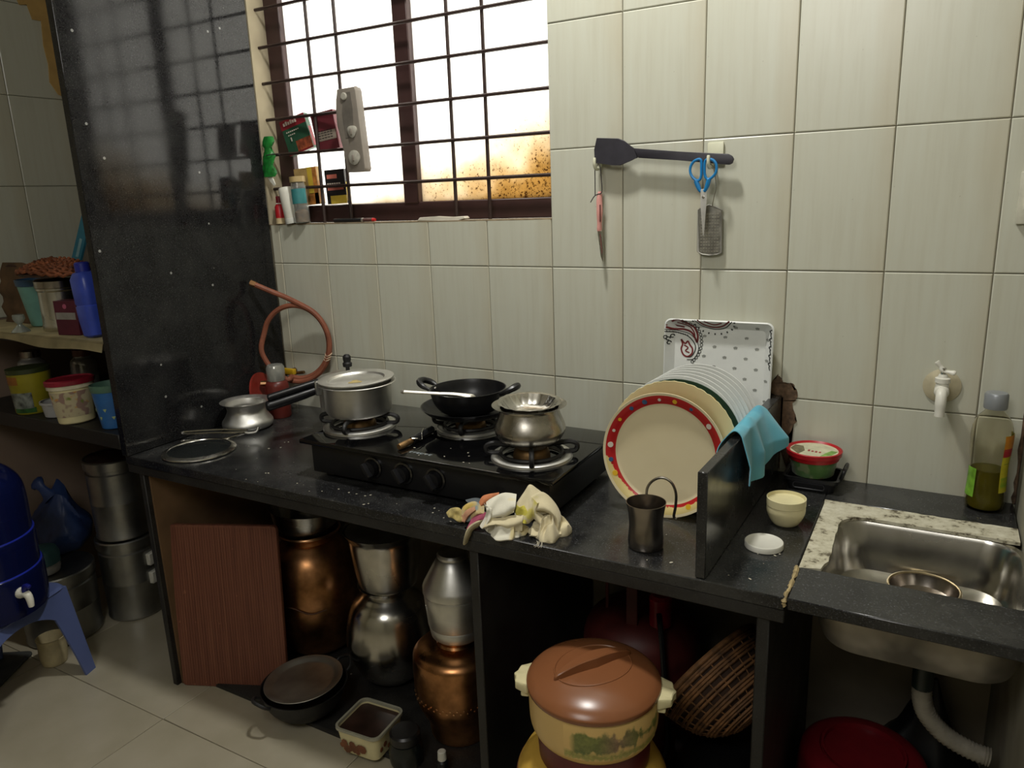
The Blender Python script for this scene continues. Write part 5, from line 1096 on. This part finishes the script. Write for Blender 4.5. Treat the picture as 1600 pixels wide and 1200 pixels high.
for lab, x, y, h_, r_ in (('small glass jar with dark lid behind the yellow-green jar', -2.175, -.445, .150, .044), ('glass jar with brown lid at the back between the yellow jar and red-lidded tub', -2.015, -.36, .150, .042)):
    j_ = thing('glass_jar', lab, 'jar', (x, y, LS)); part('glass', lathe(B(), shell(spline_prof([(.036, .001), (r_, .006), (r_, h_*.75), (r_*.7, h_*.9), (r_*.66, h_)], 4), .002), 30), mat('jar_glass', (.62, .60, .56, 1), .12, .2, var=.1, trans=.6, ior=1.25), j_)
    part('lid', lathe(B(), [(r_*.68, h_-.010), (r_*.72, h_-.008), (r_*.72, h_+.012), (0, h_+.014)], 28), M_dark_steel if 'dark' in lab else mat('brown_cap', S(110, 62, 40), .4), j_); part('contents', lathe(B(), [(0, .004), (r_-.003, .006), (r_-.003, h_*.5), (0, h_*.52)], 24), mat('grey_contents', S(96, 88, 84), .8, var=.2, scale=40), j_)
wbw = thing('white_bowl', 'small white plastic bowl on the lower shelf left of the red-lidded tub', 'bowl', (-1.852, -.560, LS))
part('bowl', lathe(B(), shell([(.030, .0), (.036, .003), (.042, .044)], .002), 36), mat('grey_white_plastic', S(176, 176, 176), .45, var=.04), wbw); part('rim', lathe(B(), [(.041, .042), (.046, .043), (.046, .050), (.042, .050)], 36), mat('grey_white_plastic', S(176, 176, 176), .45), wbw)
rt_ = thing('plastic_tub', 'cream printed plastic tub with a red lid on the lower shelf', 'tub', (-1.735, -.570, LS), (0, rd(-3), 0))
part('tub', lathe(B(), [(0, .0), (.047, .0), (.050, .003), (.060, .112), (0, .112)], 44), M_cream, rt_)
part('printed_band', lathe(B(), [(.0527, .022), (.0594, .098)], 36, None, None, rd(-170), rd(20)), cloth_mat('tub_print', S(196, 184, 150), [(S(150, 122, 110), .52), (S(196, 140, 60), .62), (S(120, 132, 60), .66)], 36), rt_, 'mottled printed band')
part('rim', lathe(B(), [(.059, .104), (.064, .106), (.0645, .118), (.061, .119)], 44), mat('cream_rim', S(226, 218, 190), .4), rt_); part('lid', lathe(B(), [(.061, .117), (.0675, .118), (.0675, .130), (.062, .133), (.059, .129), (0, .129)], 44), mat('crimson_lid', S(140, 26, 46), .4), rt_, 'crimson lid')
bc = thing('plastic_cup', 'tall blue plastic cup with pale star marks on the lower shelf', 'cup', (-1.556, -.560, LS), (0, rd(-2), 0))
part('cup', lathe(B(), shell([(.034, .0), (.038, .003), (.050, .112)], .002), 36), mat('azure_plastic', S(48, 104, 168), .4, var=.08), bc); part('band', lathe(B(), [(.0498, .110), (.0515, .111), (.0535, .130), (.0512, .131), (.049, .112)], 36), mat('olive_teal', S(84, 118, 100), .45), bc, 'grey-green upper band')
bm = B()
for k in range(9):
    a = rd(-140+26*k); z = .036+.024*(k % 2)
    lathe(bm, [(0, .0012), (.004, .0008), (.005, 0)], 6, Matrix.Translation(((.0385+.107*z)*math.cos(a), (.0385+.107*z)*math.sin(a), z)) @ Matrix.Rotation(a, 4, 'Z') @ Matrix.Rotation(PI/2, 4, 'Y'), lambda a, r, z: .3*math.cos(3*a))
o = part('printed_stars', bm, mat('star_print', S(170, 186, 130), .5), bc); o['kind'] = 'stuff'
gj = thing('glass_jar', 'dark glass jar with steel lid behind the tall blue cup', 'jar', (-1.640, -.420, LS)); part('glass', lathe(B(), shell([(.040, .001), (.044, .006), (.044, .118), (.036, .130), (.036, .138)], .002), 32), mat('dark_jar_glass', S(40, 38, 34), .15, var=.1), gj); part('lid', lathe(B(), [(.037, .132), (.042, .134), (.042, .160), (.036, .164), (0, .165)], 32), M_steel, gj)

# ------------------------------------------------------------------ floor at the left
d1 = thing('steel_drum', 'lower galvanised steel storage drum of the stack by the left support', 'drum', (-1.936, -.365, FL), group='steel storage drums')
def drum(t_, r, h, lid=True):
    part('body', lathe(B(), [(0, .001), (r-.006, .001), (r, .006), (r, .012), (r-.002, .016), (r, h*.45), (r+.001, h*.46), (r, h*.47), (r+.001, h-.05), (r-.004, h-.046), (r-.004, h-.03), (0, h-.03)], 56), M_zinc, t_)
    part('lid', lathe(B(), [(r-.001, h-.034), (r+.004, h-.032), (r+.005, h-.004), (r+.001, h), (r-.006, h-.003), (0, h-.003)], 56), M_zinc, t_)
drum(d1, .095, .300)
d2 = thing('steel_drum', 'upper galvanised steel drum stacked below the lower shelf', 'drum', (-1.936, -.365, FL+.301), group='steel storage drums'); drum(d2, .090, .290)
part('rust_lid', lathe(B(), [(0, .2875), (.082, .2875), (.082, .2885), (0, .2895)], 40), mat('rusty_tin', S(74, 52, 42), .7, var=.3, scale=18), d2, 'brownish rusted top')
d3 = thing('steel_drum', 'wide dull steel drum behind the blue stool', 'drum', (-2.030, -.575, FL), group='steel storage drums'); drum(d3, .118, .245)
sj = thing('storage_jar', 'round white jar with teal domed lid standing on the wide drum', 'jar', (-2.020, -.610, FL+.2455))
part('body', lathe(B(), [(0, .0), (.046, .0), (.048, .003), (.048, .012), (.050, .013), (.050, .024), (.048, .025), (.048, .034), (0, .034)], 36), mat('grey_white_plastic', S(176, 176, 176), .45), sj); part('lid', lathe(B(), [(.050, .032), (.053, .034), (.053, .066), (.046, .082), (.025, .090), (0, .092)], 36), mat('teal_lid', S(62, 104, 112), .5, var=.08), sj)
bgb = thing('polythene_bag', 'bunched blue polythene bag behind the teal-lidded jar', 'bag', (-2.125, -.470, FL+.2455))
bm = B(); loops = []; R_ = random.Random(6)
for i in range(15):
    z = .225*i/14; k = (.62+.5*math.sin(PI*min(1, (i+1.0)/11)))*(1 if i < 11 else 1-.16*(i-10))
    loops.append([(( .100*k*(1+.14*math.sin(3*a+i*.5)+.05*math.sin(9*a+i))*math.cos(a))+.004*i-.03, (.078*k*(1+.13*math.sin(4*a-i*.4)+.05*math.sin(11*a))*math.sin(a)), max(.001, z+.012*math.sin(2*a+i*.2)-.03*math.cos(a)*(i/14))) for a in [2*PI*j/40 for j in range(40)]])
part('bag', loft(bm, loops), mat('blue_polythene', S(44, 66, 118), .45, var=.25, scale=10, bump=.4), bgb)
part('knot', tube(B(), smooth_pts([(.0, -.02, .200), (-.03, -.03, .235), (-.055, -.03, .25), (-.075, -.02, .235)], 4), [.030, .026, .02, .016, .014, .016, .02, .024, .026, .026, .022, .016, .006], 9, flat=.6), mat('blue_polythene', S(44, 66, 118), .45), bgb)
for z_ in (.215, .145):
    dm = Matrix.Rotation(rd(12), 4, 'Z') @ Matrix.Translation((.095, 0, z_))
    part('clip', bev(box(B(), -.002, .016, -.020, .020, -.022, .022, dm), .003, 1), M_white, d1, 'white plastic clip')
stl = thing('plastic_stool', 'blue-grey plastic stool with splayed legs carrying the water dispenser', 'stool', (-1.828, -.933, FL), (0, 0, rd(-70)))
M_stool = mat('slate_blue_plastic', S(92, 106, 156), .5, var=.05, scale=6)
hw = .165; hx_ = .200; H_ = .310
part('seat', loft(B(), [rq(hx_, hw, H_-.012, .03), rq(hx_+.002, hw+.002, H_-.008, .03), rq(hx_-.004, hw-.004, H_, .03)], True, True), M_stool, stl)
for sx_ in (-1, 1):
    for sy_ in (-1, 1):
        lps = []
        for k in range(9):
            u = k/8; z = H_-.010-(H_-.010)*u; o_ = hw-.002+.026*u; w1 = .105-.064*u**.55
            lps.append([(sx_*(p[0]+hx_-hw), sy_*p[1], z) for p in ((o_, o_), (o_, o_-w1), (o_-.006, o_-w1), (o_-.010, o_-.012), (o_-w1, o_-.006), (o_-w1, o_))])
        part('leg', loft(B(), lps), M_stool, stl)
for a in range(4):
    m4 = Matrix.Rotation(a*PI/2, 4, 'Z'); n = 20; hl = (hx_ if a % 2 == 0 else hw)-.06; hd_ = hw if a % 2 == 0 else hx_
    bm = B(); lp_ = []
    for i in range(n+1):
        x = -hl+2*hl*i/n; zb = H_-.040-.055*(abs(x)/hl)**2.2
        lp_.append([tuple(m4 @ Vector(p)) for p in ((x, -hd_+.001, H_-.010), (x, -hd_-.010*(H_-zb)/.1*.6, zb), (x, -hd_+.004, zb), (x, -hd_+.006, H_-.010))])
    part('apron', loft(bm, lp_), M_stool, stl)
wd = thing('water_dispenser', 'translucent dark blue water dispenser with white tap on the stool', 'water dispenser', (-1.785, -.882, FL+H_+.001))
M_disp = NT('blue_dispenser'); v = M_disp.coord('Object'); M_disp.b.inputs['Base Color'].default_value = S(18, 26, 72); M_disp.b.inputs['Roughness'].default_value = .14; M_disp.b.inputs['Transmission Weight'].default_value = .35; M_disp.b.inputs['IOR'].default_value = 1.3
part('tank', lathe(B(), spline_prof([(0, .002), (.130, .002), (.147, .012), (.150, .05), (.150, .118), (.145, .126), (.143, .136), (.144, .215), (.140, .225), (.139, .235), (.139, .330), (.130, .375), (.103, .410), (.080, .420)], 4)+[(.076, .428), (0, .428)], 64), M_disp.m, wd)
part('lid', lathe(B(), [(.072, .424), (.084, .426), (.088, .437), (.084, .450), (.066, .458), (0, .462)], 44), mat('navy_lid', S(24, 30, 120), .35, var=.06), wd)
for z in (.126, .226): part('band', tube(B(), [((.1445 if z < .15 else .1405)*math.cos(a), (.1445 if z < .15 else .1405)*math.sin(a), z) for a in [2*PI*i/56 for i in range(56)]], .0030, 7, True), mat('navy_band2', S(34, 48, 160), .3), wd)
ta = rd(7); tm = Matrix.Translation((.147*math.cos(ta), .147*math.sin(ta), .080)) @ Matrix.Rotation(ta, 4, 'Z')
tpp = part('tap', tube(B(), [tm @ Vector(p) for p in smooth_pts([(-.004, 0, 0), (.016, 0, 0), (.030, 0, -.002), (.036, 0, -.014), (.037, 0, -.036)], 4)], [.016, .0165, .016, .014, .011, .0105, .0105, .0105, .0105, .010, .010, .0095, .0095, .009, .0085, .008, .007], 14), M_white, wd, 'white tap')
part('tap_lever', tube(B(), [tm @ Vector(p) for p in smooth_pts([(.022, 0, .006), (.024, 0, .020), (.034, .0, .026), (.046, 0, .024)], 4)], [.008]*6+[.007]*4+[.0065]*2+[.004], 10), mat('navy_lid', S(24, 30, 120), .35), tpp, 'dark blue lever')
fc = thing('floor_cup', 'pale cream plastic cup on the floor under the blue stool', 'cup', (-1.878, -.700, FL))
part('cup', lathe(B(), spline_prof([(0, .0), (.030, .0), (.037, .008), (.041, .04), (.040, .075), (.043, .092)], 4)+[(.041, .093), (.036, .05), (0, .02)], 36), mat('dingy_cream', S(196, 182, 142), .5, var=.1), fc)
fm = thing('floor_pad', 'flat dark grey pad on the floor beneath the stool', 'pad', (-2.02, -.905, FL+.0005), (0, 0, rd(-58)))
part('pad', bev(prism(B(), rrect(-.16, .16, -.13, .13, .02, 4), 0, .008, 'z'), .002, 1), mat('grey_pad', S(66, 68, 66), .7, var=.15), fm)

R_ = random.Random(21); bm = B()
for (x0, x1, y0, y1, z, n) in ((-1.15, -.25, -.60, -.54, ZC, 26), (-1.12, -.90, -.52, -.25, ZC, 12), (.20, .31, -.58, -.40, ZC, 9), (.02, .16, -.60, -.45, ZC, 8), (-.55, -.36, -.50, -.42, ZC+.1002, 9)):
    for k in range(n):
        s_ = R_.uniform(.0010, .0028); m_ = Matrix.Translation((R_.uniform(x0, x1), R_.uniform(y0, y1), z+s_*.3)) @ Matrix.Rotation(R_.uniform(0, 3), 4, 'Z') @ Matrix.Diagonal((R_.uniform(.7, 2.2), 1, .5, 1))
        lathe(bm, [(0, -s_*.6), (s_, 0), (0, s_*.7)], 5, m_)
o = single('crumbs', bm, mat('pale_crumbs', S(176, 170, 152), .9, var=.2), 'pale crumbs scattered over the black counter and stove glass', 'crumbs', (0, 0, 0)); o['kind'] = 'stuff'
